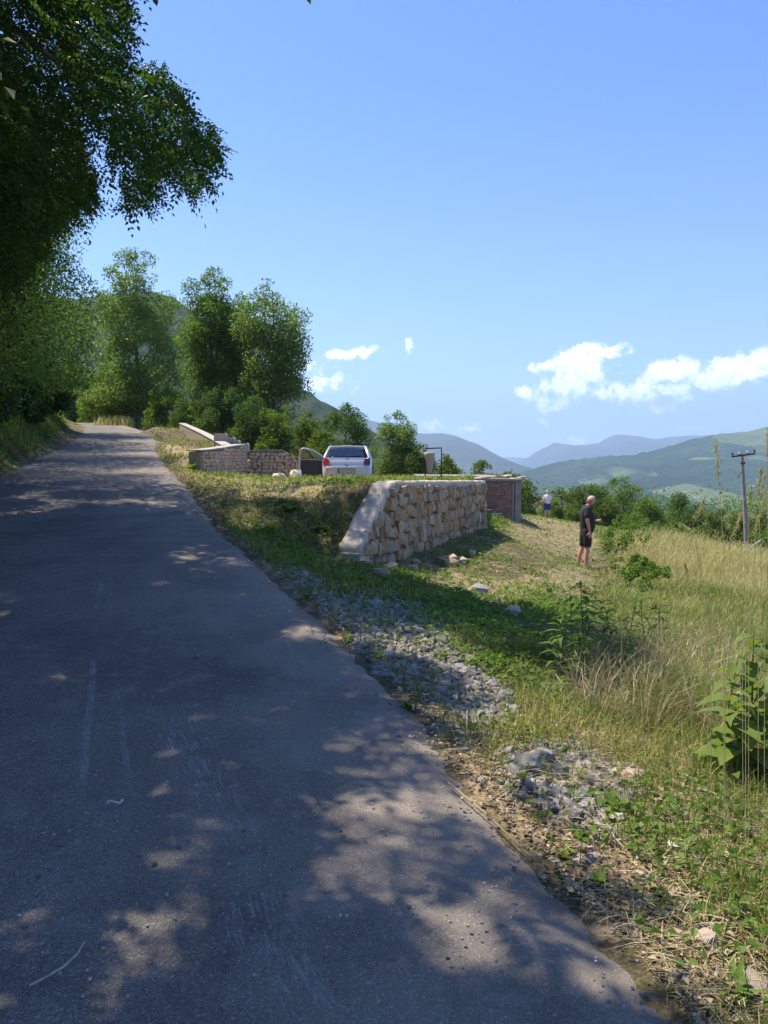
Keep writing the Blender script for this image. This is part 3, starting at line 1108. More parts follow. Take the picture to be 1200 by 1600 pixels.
# rubble slabs lying on top
ORD = ['leftmost', 'second from the left', 'third from the left', 'fourth from the left', 'fifth from the left', 'in the middle', 'fifth from the right', 'fourth from the right', 'third from the right', 'second from the right', 'rightmost']
for k in range(11):
    px = 700 + k * 11.4
    x = at(px, 745, 24.6 + (k * .61) % 2.6)
    o = link("flat_stone", rr.choice(WALL_ROCKS))
    zz = BZ1 + .03 if x.x > BX0 and x.y > BY0 - .1 else gz(x.x, x.y) + .03
    o.location = (x.x, max(x.y, 25.1) if x.x > 1.25 else x.y, zz)
    o.scale = (rr.uniform(.25, .5), rr.uniform(.2, .4), rr.uniform(.05, .10))
    o.rotation_euler = (rr.uniform(-.1, .1), rr.uniform(-.15, .15), rr.uniform(0, 3))
    tag(o, "flat stone slab lying loose on top of the brick outbuilding, %s" % ORD[k], "stone", "flat stones on the brick outbuilding")
# metal rod leaning down beside the bricks
tb = Tubes(); a = at(761, 799, 24.6); b = at(795, 820, 24.4)
tb.add([a, (a + b) / 2 + Vector((0, 0, -.02)), b], .028)
tag(link("metal_pipe", tb.mesh("metal_pipe"), M['rust_metal']), "dark pipe lying diagonally against the foot of the brown bricks", "pipe")
for (pa, pb, r_) in (((758, 796), (768, 797), .02), ((764, 802), (784, 803), .018), ((775, 808), (790, 809), .016)):
    tb = Tubes(); a = at(*pa, 24.85); b = at(*pb, 24.8)
    tb.add([a, b], r_)
    tag(link("white_stick", tb.mesh("white_stick"), M['house_wall']), "short pale stick in front of the lowest brown bricks, %s" % {758: "highest", 764: "middle", 775: "lowest"}[pa[0]], "stick", "pale sticks by the brick outbuilding")

# ------------------------------------------------------------------ walls round the yard
def along_wall(name, P, thick, label, cat, stone_sz, cop_mat, rows_mat, face_side=1, step=None):
    """P: list of (x, y, z_bottom, z_top); stone faced wall along a polyline with pale coping"""
    root = empty(name, (P[0][0], P[0][1], 0), 0, label, cat)
    o0 = Vector((P[0][0], P[0][1], 0))
    core = bmesh.new(); cop = bmesh.new()
    items = []
    pts = [Vector((p[0], p[1], 0)) for p in P]
    nrm = []
    for i in range(len(P)):
        d = (pts[min(i + 1, len(P) - 1)] - pts[max(i - 1, 0)]).normalized()
        nrm.append(Vector((d.y, -d.x, 0)) * face_side)
    def ring(bm_, i, f, bk, z0_, z1_):
        p = pts[i] - o0; nn = nrm[i]
        return [bm_.verts.new((p + nn * f).to_tuple()[:2] + (z0_,)), bm_.verts.new((p + nn * f).to_tuple()[:2] + (z1_,)),
                bm_.verts.new((p - nn * bk).to_tuple()[:2] + (z1_,)), bm_.verts.new((p - nn * bk).to_tuple()[:2] + (z0_,))]
    for bm_, f, bk, za, zb in ((core, -.04, thick - .03, lambda p: p[2], lambda p: p[3] - .06), (cop, .015, thick, lambda p: p[3] - .035, lambda p: p[3])):
        rings = [ring(bm_, i, f, bk, za(P[i]), zb(P[i])) for i in range(len(P))]
        bm_.faces.new(rings[0]); bm_.faces.new(rings[-1][::-1])
        for a, b in zip(rings[:-1], rings[1:]):
            for k in range(4):
                bm_.faces.new((a[k], b[k], b[(k + 1) % 4], a[(k + 1) % 4]))
    link("mortar_core", bm_mesh("mortar_core", core), M['mortar'], root)
    link("coping", bm_mesh("coping", cop), cop_mat, root)
    r2 = random.Random(len(P) * 7 + 1)
    for i in range(len(P) - 1):
        a, b = pts[i], pts[i + 1]
        L = (b - a).length
        ang = math.atan2((b - a).y, (b - a).x)
        z = min(P[i][2], P[i + 1][2])
        while z < max(P[i][3], P[i + 1][3]):
            s = r2.uniform(0, .1)
            while s < L:
                wd = stone_sz * r2.uniform(.7, 1.6)
                t = min((s + wd / 2) / L, 1)
                tp = P[i][3] * (1 - t) + P[i + 1][3] * t - .07
                if z + stone_sz * .45 < tp:
                    p = a + (b - a) * t + nrm[i] * -.01 - o0
                    items.append(Matrix.Translation((p.x + r2.uniform(-.01, .01), p.y, z + stone_sz * .35)) @ Matrix.Rotation(ang, 4, 'Z') @ Matrix.Rotation(r2.uniform(-.2, .2), 4, 'Y') @ Matrix.Diagonal((wd, .14, stone_sz * r2.uniform(.65, .95), 1)))
                s += wd
            z += stone_sz * .72
    if items:
        me = merged_rocks("stonework", items, WALL_ROCKS, rows_mat)
        tag(link("stonework", me, rows_mat, root), kind='stuff')
    return root


P_C = (at(322, 703, 23).x, 23.0)
along_wall("curved_stone_wall", [(-5.42, 22.8, .4, 1.83), (-5.27, 23.4, .3, 1.86), (-5.23, 25, .3, 1.93), (-5.2, 27, .3, 2.03), (-5.14, 28.62, .3, 2.10)], .42,
           "curved stone retaining wall with pale coping beside the road bank, left of the car", "stone wall", .16, M['concrete'], M['small_stone'])
# sloping parapet rising along the road
pp = [(362, 695, 27.6), (344, 686, 31.5), (326, 677, 36), (306, 668, 41), (289, 661, 46)]
V3 = [at(*p) for p in pp]
along_wall("sloping_parapet", [(v.x, v.y, v.z - .62, v.z) for v in V3], .36, "pale sloping parapet climbing along the road to the bend", "parapet", .17, M['concrete'], M['small_stone'])
# stepped wall behind
stp = empty("stepped_wall", (at(361, 700, 30).x, 30, 0), 0, "pale stepped concrete wall of four blocks behind the curved stone wall", "stepped wall")
cx0 = stp.location.x
for k, (xa, xb, yt) in enumerate(((334, 352, 676.5), (352, 364.5, 682.5), (364.5, 372.5, 687.5), (372.5, 386.5, 692))):
    a = at(xa, yt, 30.0 - k * .1); b = at(xb, yt, 30.0 - k * .1)
    bm = bmesh.new()
    nseg = 8
    wv = b.x - a.x; zt = a.z
    pr = [(a.x - cx0, .4), (b.x - cx0 + .03, .4), (b.x - cx0 + .03, zt - .05)] + [(b.x - cx0 + .03 - .06 * q, zt - .02 + .02 * math.sin(q * 1.5)) for q in (1, 2)] + [(a.x - cx0 + .06, zt - .002), (a.x - cx0, zt - .04)]
    prism(bm, pr, -.1 * k, .32 - .1 * k, 'y')
    link("step_block", bm_mesh("step_block", bm), M['concrete'], stp)
fw = [at(386, 703.5, 28.7), at(412, 702.5, 28.8), at(441, 703, 28.9), at(474, 718, 29.0), at(505, 731, 29.1), at(530, 741, 29.2)]
along_wall("yard_stone_wall", [(v.x, v.y, .2, v.z) for v in fw], .4, "stone wall across the back of the yard, its top sloping down behind the open car door", "stone wall", .17, M['concrete'], M['small_stone'])

# ------------------------------------------------------------------ boulders in the yard
def single_rock(px, py, size, mesh, label, cat='rock', name='boulder', Y=None, flat=.75, sink=.3, group=None):
    q = hit(px, py) if Y is None else Vector((at(px, py, Y).x, Y, gz(at(px, py, Y).x, Y)))
    o = link(name, mesh)
    o.location = (q.x, q.y, q.z + size * flat * (.5 - sink))
    o.scale = (size, size * .9, size * flat)
    o.rotation_euler = (rr.uniform(-.3, .3), rr.uniform(-.3, .3), rr.uniform(0, 6))
    return tag(o, label, cat, group)


single_rock(585, 744, .30, WHITE_ROCKS[0], "rounded white boulder on the ground just right of the car", sink=.1)
single_rock(463, 748, .34, WHITE_ROCKS[1], "pale angular boulder in front of the open car door", sink=.1)
single_rock(437, 749, .34, WHITE_ROCKS[2], "low pale boulder in front of the yard's stone wall", flat=.5, sink=.1)

# ------------------------------------------------------------------ car
def build_car():
    cx, cy = -1.23, 25.3
    cz = gz(cx, cy + 1.8)
    car = empty("parked_car", (cx, cy, cz), R(-1.2), "silver white hatchback seen from behind with its left front door wide open", "car")
    # stations: y, half width low, half width belt, z sill, z belt, z deck
    st = [(0.0, .70, .70, .36, .60, .70), (.05, .78, .775, .30, .62, .90), (.14, .81, .80, .27, .66, 1.02), (.55, .825, .815, .24, .7, 1.03), (1.6, .825, .82, .24, .7, 1.02),
          (2.5, .825, .81, .24, .68, .98), (2.9, .82, .79, .25, .66, .93), (3.4, .79, .74, .27, .6, .82), (3.65, .72, .66, .32, .52, .70), (3.74, .6, .55, .36, .48, .58)]
    bm = bmesh.new()
    rings = []
    for (y, wl, wb, zs, zm, zd) in st:
        half = [(0, zs), (wl * .8, zs), (wl * .96, zs + .05), (wl, zs + .18), (wl + .005, zm), (wb, zd - .10), (wb * .955, zd - .015), (wb * .8, zd), (0, zd + .012)]
        pts = half + [(-a, b) for a, b in half[-2:0:-1]]
        rings.append([bm.verts.new((a, y, b)) for a, b in pts])
    for a, b in zip(rings[:-1], rings[1:]):
        for k in range(len(a)):
            bm.faces.new((a[k], a[(k + 1) % len(a)], b[(k + 1) % len(a)], b[k]))
    bm.faces.new(rings[0]); bm.faces.new(rings[-1][::-1])
    # wheel arches cut as dark recess discs are separate; cabin
    link("body", bm_mesh("body", bm, True), M['car_paint'], car)
    # greenhouse frame: pillars and roof
    cab = [(.10, .745, 1.015), (.16, .74, 1.06), (.52, .60, 1.365), (.64, .575, 1.405), (1.2, .57, 1.425), (1.95, .57, 1.40), (2.08, .59, 1.37), (2.88, .73, .95)]
    bm = bmesh.new()
    sec = []
    for (y, hw, z) in cab:
        sec.append([bm.verts.new((s * hw, y, z)) for s in (-1, -.6, 0, .6, 1)])
        for v, dz in zip(sec[-1], (-.012, .008, .014, .008, -.012)): v.co.z += dz
    for a, b in zip(sec[2:6], sec[3:7]):
        for k in range(4): bm.faces.new((a[k], a[k + 1], b[k + 1], b[k]))
    geom = bmesh.ops.extrude_face_region(bm, geom=bm.faces[:])
    for v in geom['geom']:
        if isinstance(v, bmesh.types.BMVert): v.co.z -= .05
    loose = [v for v in bm.verts if not v.link_faces]
    bmesh.ops.delete(bm, geom=loose, context='VERTS')
    roof = link("roof", bm_mesh("roof", bm, True), M['car_paint'], car)
    tb = Tubes()
    for s in (-1, 1):
        tb.add([(s * .735, .13, .99), (s * .725, .17, 1.06), (s * .60, .52, 1.375), (s * .575, .66, 1.40)], [.055, .05, .045, .04], 8)
        tb.add([(s * .735, 2.86, .95), (s * .59, 2.08, 1.38)], [.03, .03], 6)
        tb.add([(s * .78, 1.45, .98), (s * .575, 1.42, 1.40)], [.03, .03], 6)
        tb.add([(s * .575, .66, 1.395), (s * .575, 2.06, 1.385)], [.03, .03], 6)
    tb.add([(-.60, .53, 1.385), (0, .50, 1.405), (.60, .53, 1.385)], [.035, .035, .035], 8)
    link("pillar", tb.mesh("pillar"), M['car_paint'], car)

    def quad(name, pts, mat, th=.006, parent=car):
        bm = bmesh.new()
        P = [Vector(p) for p in pts]
        nn = (P[1] - P[0]).cross(P[-1] - P[0]).normalized()
        A = [bm.verts.new(p) for p in P]; B = [bm.verts.new(p - nn * th) for p in P]
        bm.faces.new(A); bm.faces.new(B[::-1])
        for i in range(len(P)): bm.faces.new((A[i], B[i], B[(i + 1) % len(P)], A[(i + 1) % len(P)]))
        return link(name, bm_mesh(name, bm), mat, parent)
    quad("rear_window", [(-.60, .145, 1.07), (.60, .145, 1.07), (.475, .475, 1.345), (-.475, .475, 1.345)], M['car_glass'])
    quad("windscreen", [(-.70, 2.87, .97), (.70, 2.87, .97), (.56, 2.10, 1.37), (-.56, 2.10, 1.37)], M['car_glass'])
    for s in (-1, 1):
        quad("side_window", [(s * .745, .35, 1.04), (s * .77, 1.42, 1.03), (s * .59, 1.4, 1.36), (s * .61, .62, 1.33)], M['car_glass'])
    quad("side_window", [(.76, 1.48, 1.02), (.74, 2.7, .98), (.60, 2.1, 1.34), (.59, 1.46, 1.36)], M['car_glass'])
    quad("interior", [(-.66, .3, 1.0), (.66, .3, 1.0), (.66, 2.75, .9), (-.66, 2.75, .9)], M['black_plastic'], .02)
    for s in (-1, 1):   # front seats seen through the rear window
        bm = bmesh.new(); bx(bm, (s * .35 - .22, 1.75, .8), (s * .35 + .22, 1.88, 1.15), .04); bx(bm, (s * .35 - .12, 1.78, 1.16), (s * .35 + .12, 1.86, 1.28), .03)
        link("seat_back", bm_mesh("seat_back", bm), M['door_trim'], car)
    # tailgate lower panel, slightly proud, with gap lines
    bm = bmesh.new(); prism(bm, [(-.52, .745), (.52, .745), (.545, .80), (.60, 1.035), (-.60, 1.035), (-.545, .80)], -.012, .10, 'y')
    for v in bm.verts:
        v.co.y += max(0, (v.co.z - .75)) * .42 + .012
    tg = link("tailgate", bm_mesh("tailgate", bm), M['car_paint'], car)
    bm = bmesh.new(); bx(bm, (-.06, .01, .775), (.06, .03, .795)); link("handle", bm_mesh("handle", bm), M['black_plastic'], tg)
    # badge: ring with letters left as plain strokes
    tb = Tubes()
    cyc = [(math.cos(a) * .045, .088 + .42 * math.sin(a) * .045, .955 + math.sin(a) * .045) for a in np.linspace(0, 2 * math.pi, 17)]
    tb.add(cyc, .006, 5)
    tb.add([(-.03, .09, .985), (-.012, .075, .93), (0, .085, .955), (.012, .075, .93), (.03, .09, .985)], .005, 5)
    link("badge", tb.mesh("badge"), M['black_plastic'], car)
    tb = Tubes(); tb.add([(-.02, .135, 1.075), (.10, .15, 1.085), (.42, .16, 1.095)], [.018, .012, .007], 6)
    link("wiper", tb.mesh("wiper"), M['black_plastic'], car)
    # tail lights
    for s, mt in ((-1, 'tail_red'), (1, 'tail_dark')):
        bm = bmesh.new()
        prism(bm, [(s * .575, .80), (s * .765, .79), (s * .785, .90), (s * .745, 1.0), (s * .60, 1.0), (s * .56, .88)], -.055, .12, 'y')
        for v in bm.verts: v.co.y += max(0, v.co.z - .78) * .40 + max(0, abs(v.co.x) - .6) * .25
        bmesh.ops.bevel(bm, geom=bm.edges[:], offset=.008, segments=1)
        tl = link("tail_light", bm_mesh("tail_light", bm), M[mt], car)
        bm = bmesh.new(); prism(bm, [(s * .60, .835), (s * .66, .835), (s * .66, .87), (s * .60, .87)], .0, .03, 'y')
        for v in bm.verts: v.co.y += .012
        link("reversing_lens", bm_mesh("reversing_lens", bm), M['plate_white'], tl)
    # bumper
    bm = bmesh.new()
    out_ = [(-.80, .34), (-.78, .05), (-.70, -.04), (-.4, -.075), (0, -.085), (.4, -.075), (.70, -.04), (.78, .05), (.80, .34)]
    inn = [(a * .93, b + .08) for a, b in out_[::-1]]
    prism(bm, out_ + inn, .30, .735, 'z')
    bmesh.ops.bevel(bm, geom=[e for e in bm.edges if abs(e.verts[0].co.z - e.verts[1].co.z) < .01], offset=.03, segments=2)
    link("bumper", bm_mesh("bumper", bm, True), M['car_dust'], car)
    bm = bmesh.new(); bx(bm, (-.27, -.105, .535), (.27, -.088, .655), .004)
    pl = link("plate", bm_mesh("plate", bm), M['plate_white'], car)
    bm = bmesh.new()
    for (a, b, c, d) in ((-.285, .52, .285, .536), (-.285, .655, .285, .67), (-.285, .536, -.27, .655), (.27, .536, .285, .655)):
        bx(bm, (a, -.11, b), (c, -.087, d))
    link("plate_frame", bm_mesh("plate_frame", bm), M['black_plastic'], car)
    bm = bmesh.new(); bx(bm, (-.266, -.1075, .538), (-.225, -.105, .652)); link("blue_band", bm_mesh("blue_band", bm), M['plate_blue'], pl)
    fc = bpy.data.curves.new("plate_lettering", 'FONT')
    fc.body = "ZE 077 EX"; fc.size = .105; fc.extrude = .001; fc.align_x = 'CENTER'
    fc.materials.append(M['black_plastic'])
    tmp = bpy.data.objects.new("tmp", fc); COL.objects.link(tmp)
    bpy.context.view_layer.update()
    lm = bpy.data.meshes.new_from_object(tmp.evaluated_get(bpy.context.evaluated_depsgraph_get()))
    bpy.data.objects.remove(tmp)
    ft = bpy.data.objects.new("lettering", lm); COL.objects.link(ft); ft.parent = pl
    ft.rotation_euler = (R(90), 0, 0); ft.location = (.02, -.108, .557); ft.scale = (.92, 1, 1)
    # wheels
    for (x, y) in ((-.72, .55), (.72, .55), (-.72, 3.0), (.72, 3.0)):
        bm = bmesh.new()
        bmesh.ops.create_cone(bm, cap_ends=True, segments=28, radius1=.29, radius2=.29, depth=.18, matrix=Matrix.Rotation(R(90), 4, 'Y'))
        bmesh.ops.bevel(bm, geom=[e for e in bm.edges if len(e.link_faces) == 2 and any(len(f.verts) > 4 for f in e.link_faces)], offset=.03, segments=2)
        wh = link("wheel", bm_mesh("tyre", bm), M['rubber'], car); wh.location = (x, y, .29)
        bm = bmesh.new(); bmesh.ops.create_cone(bm, cap_ends=True, segments=20, radius1=.18, radius2=.15, depth=.20, matrix=Matrix.Rotation(R(90), 4, 'Y'))
        link("rim", bm_mesh("rim", bm), M['rim'], wh)
    # open driver's door, hinged at its front edge; local: y backwards from hinge
    dr = empty("door", (-.815, 2.62, 0), R(-68)); dr.parent = car
    bm = bmesh.new(); prism(bm, [(0, .30), (-1.06, .30), (-1.12, .62), (-1.10, .98), (0, .95)], -.055, -.005, 'x')
    link("outer_panel", bm_mesh("outer_panel", bm), M['car_paint'], dr)
    bm = bmesh.new(); prism(bm, [(-.03, .33), (-1.02, .33), (-1.08, .62), (-1.06, .96), (-.03, .93)], -.004, .05, 'x')
    link("inner_trim", bm_mesh("inner_trim", bm), M['door_trim'], dr)
    tb = Tubes(); fr = [(-.03, -.02, .94), (-.0, -.12, 1.0), (.10, -.62, 1.30), (.14, -1.0, 1.37), (.10, -1.1, 1.30), (-.02, -1.11, .97)]
    tb.add(fr, [.022, .022, .024, .028, .03, .03], 7)
    link("window_frame", tb.mesh("window_frame"), M['car_paint'], dr)
    quad("window_pane", [(-.02, -.05, .95), (-.02, -1.08, .97), (.10, -1.08, 1.30), (.13, -.98, 1.35), (.10, -.62, 1.28)], M['door_glass'], .005, dr)
    bm = bmesh.new(); bx(bm, (-.20, -.16, .93), (-.05, -.03, 1.05), .03); link("mirror", bm_mesh("mirror", bm), M['car_paint'], dr)
    bm = bmesh.new(); bx(bm, (.05, -.75, .72), (.08, -.35, .76), .008); link("arm_pull", bm_mesh("arm_pull", bm), M['black_plastic'], dr)
    return car


build_car()

# ------------------------------------------------------------------ black frame with tapered canvas
fy = 20.5
fl, fr_ = at(664.5, 747, fy), at(690, 747, fy)
ft_ = at(664, 701, fy).z
gzv = gz(fl.x, fy)
fro = empty("black_frame", ((fl.x + fr_.x) / 2, fy, gzv), 0, "black metal frame standing on the terrace above the stone wall", "metal frame")
w2 = (fr_.x - fl.x) / 2; hh = ft_ - gzv
for sx in (-1, 1):
    tb = Tubes(); tb.add([(sx * w2, 0, -.1), (sx * w2 * .99, 0, hh)], .012, 6); link("upright", tb.mesh("upright"), M['black_metal'], fro)
    tb = Tubes(); tb.add([(sx * w2, .3, -.1), (sx * w2 * .97, .02, hh)], .010, 6); link("upright", tb.mesh("upright"), M['black_metal'], fro)
tb = Tubes(); tb.add([(-w2 * 1.02, 0, hh), (w2 * 1.02, 0, hh + .02)], .017, 6); link("top_bar", tb.mesh("top_bar"), M['black_metal'], fro)
for sx in (-.55, -.2, .15, .5, .8):
    tb = Tubes(); tb.add([(sx * w2, .05, -.1), (sx * w2, .05, .20 + .05 * sx)], .007, 5); link("rod", tb.mesh("rod"), M['black_metal'], fro)
tb = Tubes(); tb.add([(-w2, .03, .17), (w2, .03, .17)], .008, 5); link("lower_bar", tb.mesh("lower_bar"), M['black_metal'], fro)
bm = bmesh.new()
rings = []
for (t, rad) in ((0, .05), (.12, .06), (.5, .10), (.85, .135), (1.0, .14)):
    z = .16 + t * (hh - .10 - .16)
    rings.append([bm.verts.new((math.cos(a) * rad + .012 * math.sin(3 * a), math.sin(a) * rad * .6, z + .012 * math.sin(2 * a))) for a in np.linspace(0, 2 * math.pi, 14, endpoint=False)])
for a, b in zip(rings[:-1], rings[1:]):
    for k in range(14): bm.faces.new((a[k], a[(k + 1) % 14], b[(k + 1) % 14], b[k]))
bm.faces.new(rings[0][::-1]); bm.faces.new(rings[-1])
bb = link("hanging_sack", bm_mesh("hanging_sack", bm, True), M['canvas'])
bb.location = (fro.location.x - .10, fy + .02, gzv)
tag(bb, "tapered beige canvas sack hanging in the black metal frame", "sack")

# ------------------------------------------------------------------ utility pole
def utility_pole():
    Y = 40
    b = at(1168.5, 862, Y); t = at(1159, 709, Y)
    g = gz(b.x, Y)
    root = empty("utility_pole", (b.x, Y, b.z - .25), 0, "leaning grey wooden utility pole with a crossarm at the far edge of the dry field", "utility pole")
    L = t - Vector(root.location)
    tb = Tubes(); tb.add([(0, 0, -.8), L * .35, L * .7, L], [.12, .11, .09, .075], 10)
    link("pole", tb.mesh("pole"), M['grey_wood'], root)
    bm = bmesh.new(); bx(bm, (-.22, -.2, min(g - b.z, 0) - .6), (.2, .22, .62), .04)
    for v in bm.verts: v.co.x += .04 * math.sin(v.co.z * 5)
    link("concrete_foot", bm_mesh("concrete_foot", bm), M['concrete'], root)
    a0 = at(1142, 713.5, Y) - Vector(root.location); a1 = at(1178, 708.5, Y) - Vector(root.location)
    a0.y -= .11; a1.y -= .11
    tb = Tubes(); tb.add([a0, a1], .05, 4); link("crossarm", tb.mesh("crossarm"), M['rust_metal'], root)
    for k, t_ in enumerate((.02, .30, .66, .98)):
        p = a0.lerp(a1, t_)
        tb = Tubes(); tb.add([p, p + Vector((0, 0, .1))], .018, 5); pn = link("pin", tb.mesh("pin"), M['rust_metal'], root)
        tb = Tubes(); tb.add([p + Vector((0, 0, .09)), p + Vector((0, 0, .13)), p + Vector((0, 0, .20))], [.04, .055, .03], 8)
        link("insulator", tb.mesh("insulator"), M['porcelain' if k in (1, 2) else 'black_plastic'], pn)
    p = L * .93
    tb = Tubes(); tb.add([p + Vector((-.13, -.13, -.1)), p + Vector((0.1, -.13, -.1))], .05, 5); tb.add([p + Vector((-.05, -.13, -.55)), p + Vector((-.3, -.2, -.9)), p + Vector((-.25, -.2, -.75))], .015, 5)
    link("bracket", tb.mesh("bracket"), M['rust_metal'], root)
    tb = Tubes(); tb.add([p + Vector((.13, -.12, -.2)), p + Vector((.13, -.12, -.05))], .05, 8); link("lamp_housing", tb.mesh("lamp_housing"), M['porcelain'], root)
    q = hit(1172, 868)
    tb = Tubes(); a = at(1171, 857, Y - .5); tb.add([a, at(1180, 851, Y - .6), at(1186, 846, Y - .5), at(1194, 840, Y - .4)], [.07, .06, .045, .03], 6)
    tag(link("dead_branch", tb.mesh("dead_branch"), M['dead_wood']), "bleached bare branch propped beside the foot of the utility pole", "branch")


utility_pole()

# ------------------------------------------------------------------ leaves, crowns, trees
def unit(v):
    return v / (np.linalg.norm(v, axis=1, keepdims=True) + 1e-9)


def leaves_mesh(name, C, D, N, L, W, fold=.18):
    """one folded rhombus per leaf: centre, axis, normal, length, width"""
    D = unit(D)
    S = unit(np.cross(D, N)); N2 = np.cross(S, D)
    L = L[:, None]; W = W[:, None]
    a = C - D * L * .5
    b = C + S * W * .5 - D * L * .08 + N2 * W * fold
    c = C + D * L * .5 - N2 * L * .12
    d = C - S * W * .5 - D * L * .08 + N2 * W * fold
    V = np.stack([a, b, c, d], 1).reshape(-1, 3)
    Q = np.arange(len(C) * 4).reshape(-1, 4)
    return np_mesh(name, V, Q)


def frond_mesh(name, C, D, L, leaflet, width, pairs=6, droop=.35):
    """pinnate leaves: pairs of leaflets along a drooping midrib"""
    n = len(C)
    D = unit(D)
    side = unit(np.cross(D, np.tile([0, 0, 1.0], (n, 1)) + rng.normal(0, .25, (n, 3))))
    nr = np.cross(side, D)
    cs, ds, ns, ls, ws = [], [], [], [], []
    for k in range(pairs + 1):
        t = (k + .8) / (pairs + .8)
        p = C + D * (L * t)[:, None] - np.array([0, 0, 1.0]) * (droop * L * t * t)[:, None]
        sg = [0] if k == pairs else [-1, 1]
        for s_ in sg:
            ax = D * (.45 if s_ else 1.0) + side * s_ * .95 + rng.normal(0, .10, (n, 3)) - np.array([0, 0, .25])
            ax = unit(ax)
            ln = leaflet * (1 - .35 * abs(t - .5)) * rng.uniform(.85, 1.15, n)
            cs.append(p + ax * (ln * .5)[:, None]); ds.append(ax); ns.append(nr + rng.normal(0, .3, (n, 3))); ls.append(ln); ws.append(width * np.ones(n))
    # keep the leaflets of a frond together so they share one random tint is not needed
    return leaves_mesh(name, np.concatenate(cs), np.concatenate(ds), np.concatenate(ns), np.concatenate(ls), np.concatenate(ws))


def clump_points(centres, radii, n, flat=.8):
    """n points gathered in clumps, denser towards the outside of each clump"""
    w = radii.prod(1) ** (2 / 3) if radii.ndim == 2 else radii ** 2
    idx = rng.choice(len(centres), n, p=w / w.sum())
    v = unit(rng.normal(0, 1, (n, 3)))
    rad = rng.uniform(.25, 1, n) ** .6
    rr_ = radii[idx] if radii.ndim == 2 else radii[idx][:, None] * np.array([1, 1, flat])
    return centres[idx] + v * rad[:, None] * rr_, v


TREES = []


def tree(name, label, cat, base, height, shape, nleaf, leaf, mat, bark, group=None, seed=0, nclump=60, trunk_r=.16,
         clump=.16, keep=None, lean=(0, 0), low=.18, frond=False, limbs=16, squash=1.0):
    """shape: list of (t, rx) half widths up the height; keep(points)->mask trims leaves"""
    r = np.random.default_rng(seed + 100)
    root = empty(name, base, 0, label, cat, group)
    ts = np.array([s[0] for s in shape]); ws = np.array([s[1] for s in shape])
    # clump centres fill the envelope, biased outwards
    t = r.uniform(low, .97, nclump * 3)
    wv = np.interp(t, ts, ws)
    sel = r.uniform(0, ws.max(), len(t)) < wv ** 1.0 + .1
    t = t[sel][:nclump]; wv = wv[sel][:nclump]
    an = r.uniform(0, 2 * math.pi, len(t)); rad = wv * r.uniform(.1, 1, len(t)) ** .55
    cr = clump * height * r.uniform(.55, 1.25, len(t)) * np.clip(wv / ws.max(), .5, 1)
    C = np.stack([np.cos(an) * np.maximum(rad - cr * .5, 0) + lean[0] * t * height, np.sin(an) * np.maximum(rad - cr * .5, 0) * squash + lean[1] * t * height, t * height], 1)
    global rng
    old = rng; rng = r
    P, v = clump_points(C, cr, nleaf)
    n0 = len(P)
    if keep is not None:
        k = keep(P + np.array(base)); P = P[k]; v = v[k]
    N = unit(v * .6 + r.normal(0, .7, P.shape) + np.array([0, 0, .55]))
    D = unit(np.cross(N, r.normal(0, 1, P.shape)) + np.array([0, 0, -.35]))
    if frond:
        me = frond_mesh("crown", P, unit(v + r.normal(0, .5, P.shape) + np.array([0, 0, -.2])), np.full(len(P), leaf * 3.6) * r.uniform(.8, 1.2, len(P)), leaf, leaf * .48)
    else:
        L = leaf * r.uniform(.6, 1.35, len(P))
        me = leaves_mesh("crown", P, D, N, L, L * .68)
    rng = old
    crown = link("crown", me, mat, root)
    tb = Tubes()
    top = Vector((lean[0] * height * .9, lean[1] * height * .9, height * .92))
    tp = [Vector((0, 0, -.4))]
    for q in (.12, .3, .5, .7, .92):
        tp.append(Vector((lean[0] * height * q + r.normal(0, .012) * height, lean[1] * height * q + r.normal(0, .012) * height, height * q)))
    tb.add(tp, [trunk_r * 1.25, trunk_r, trunk_r * .82, trunk_r * .62, trunk_r * .4, trunk_r * .12], 9)
    link("trunk", tb.mesh("trunk"), bark, root)
    tb = Tubes()
    order = r.permutation(len(C))[:limbs]
    for i in order:
        c = Vector(C[i])
        tq = max(.10, min(.85, C[i][2] / height - r.uniform(.12, .25)))
        qx = [.0, .12, .3, .5, .7, .92]
        a = Vector((np.interp(tq, qx, [p.x for p in tp]), np.interp(tq, qx, [p.y for p in tp]), tq * height))
        mid = a.lerp(c, .5) + Vector((0, 0, -.03 * height))
        tb.add([a, mid, c], [trunk_r * .38 * (1.1 - tq), trunk_r * .24 * (1.1 - tq), trunk_r * .07], 5)
    if limbs:
        link("limbs", tb.mesh("limbs"), bark, root)
    TREES.append(root)
    return root


# silhouettes of the big roadside trees against the sky, used to prune their crowns
MASS_A = [(-900, -900), (260, -900), (222, -40), (212, -2), (207, 28), (190, 45), (213, 58), (196, 92), (200, 112), (232, 116), (264, 126), (283, 150), (298, 185), (318, 205), (338, 220), (350, 246), (338, 272),
          (322, 316), (300, 322), (284, 300), (258, 290), (246, 316), (236, 340), (212, 330), (200, 356), (186, 330), (194, 280), (178, 262), (165, 245), (172, 225), (150, 200), (132, 205), (140, 250), (157, 300), (160, 330),
          (176, 340), (165, 355), (162, 400), (178, 418), (163, 440), (168, 470), (160, 510), (150, 560), (146, 600), (128, 640), (112, 655), (100, 700), (-900, 1200)]


def keep_left(P):
    px, py, f = project(P[:, 0], P[:, 1], P[:, 2])
    jit = 5 + 0 * px
    ok = in_poly(px + rng.normal(0, 1, len(px)) * jit, py + rng.normal(0, 1, len(px)) * jit, MASS_A)
    infr = (f > .3) & (px > -250) & (px < 1400) & (py > -250) & (py < 1700)
    road = (P[:, 0] > roadL(P[:, 1]) - .1) & (P[:, 2] < roadZ(P[:, 1]) + 2.2)
    return (ok | ~infr) & ~road


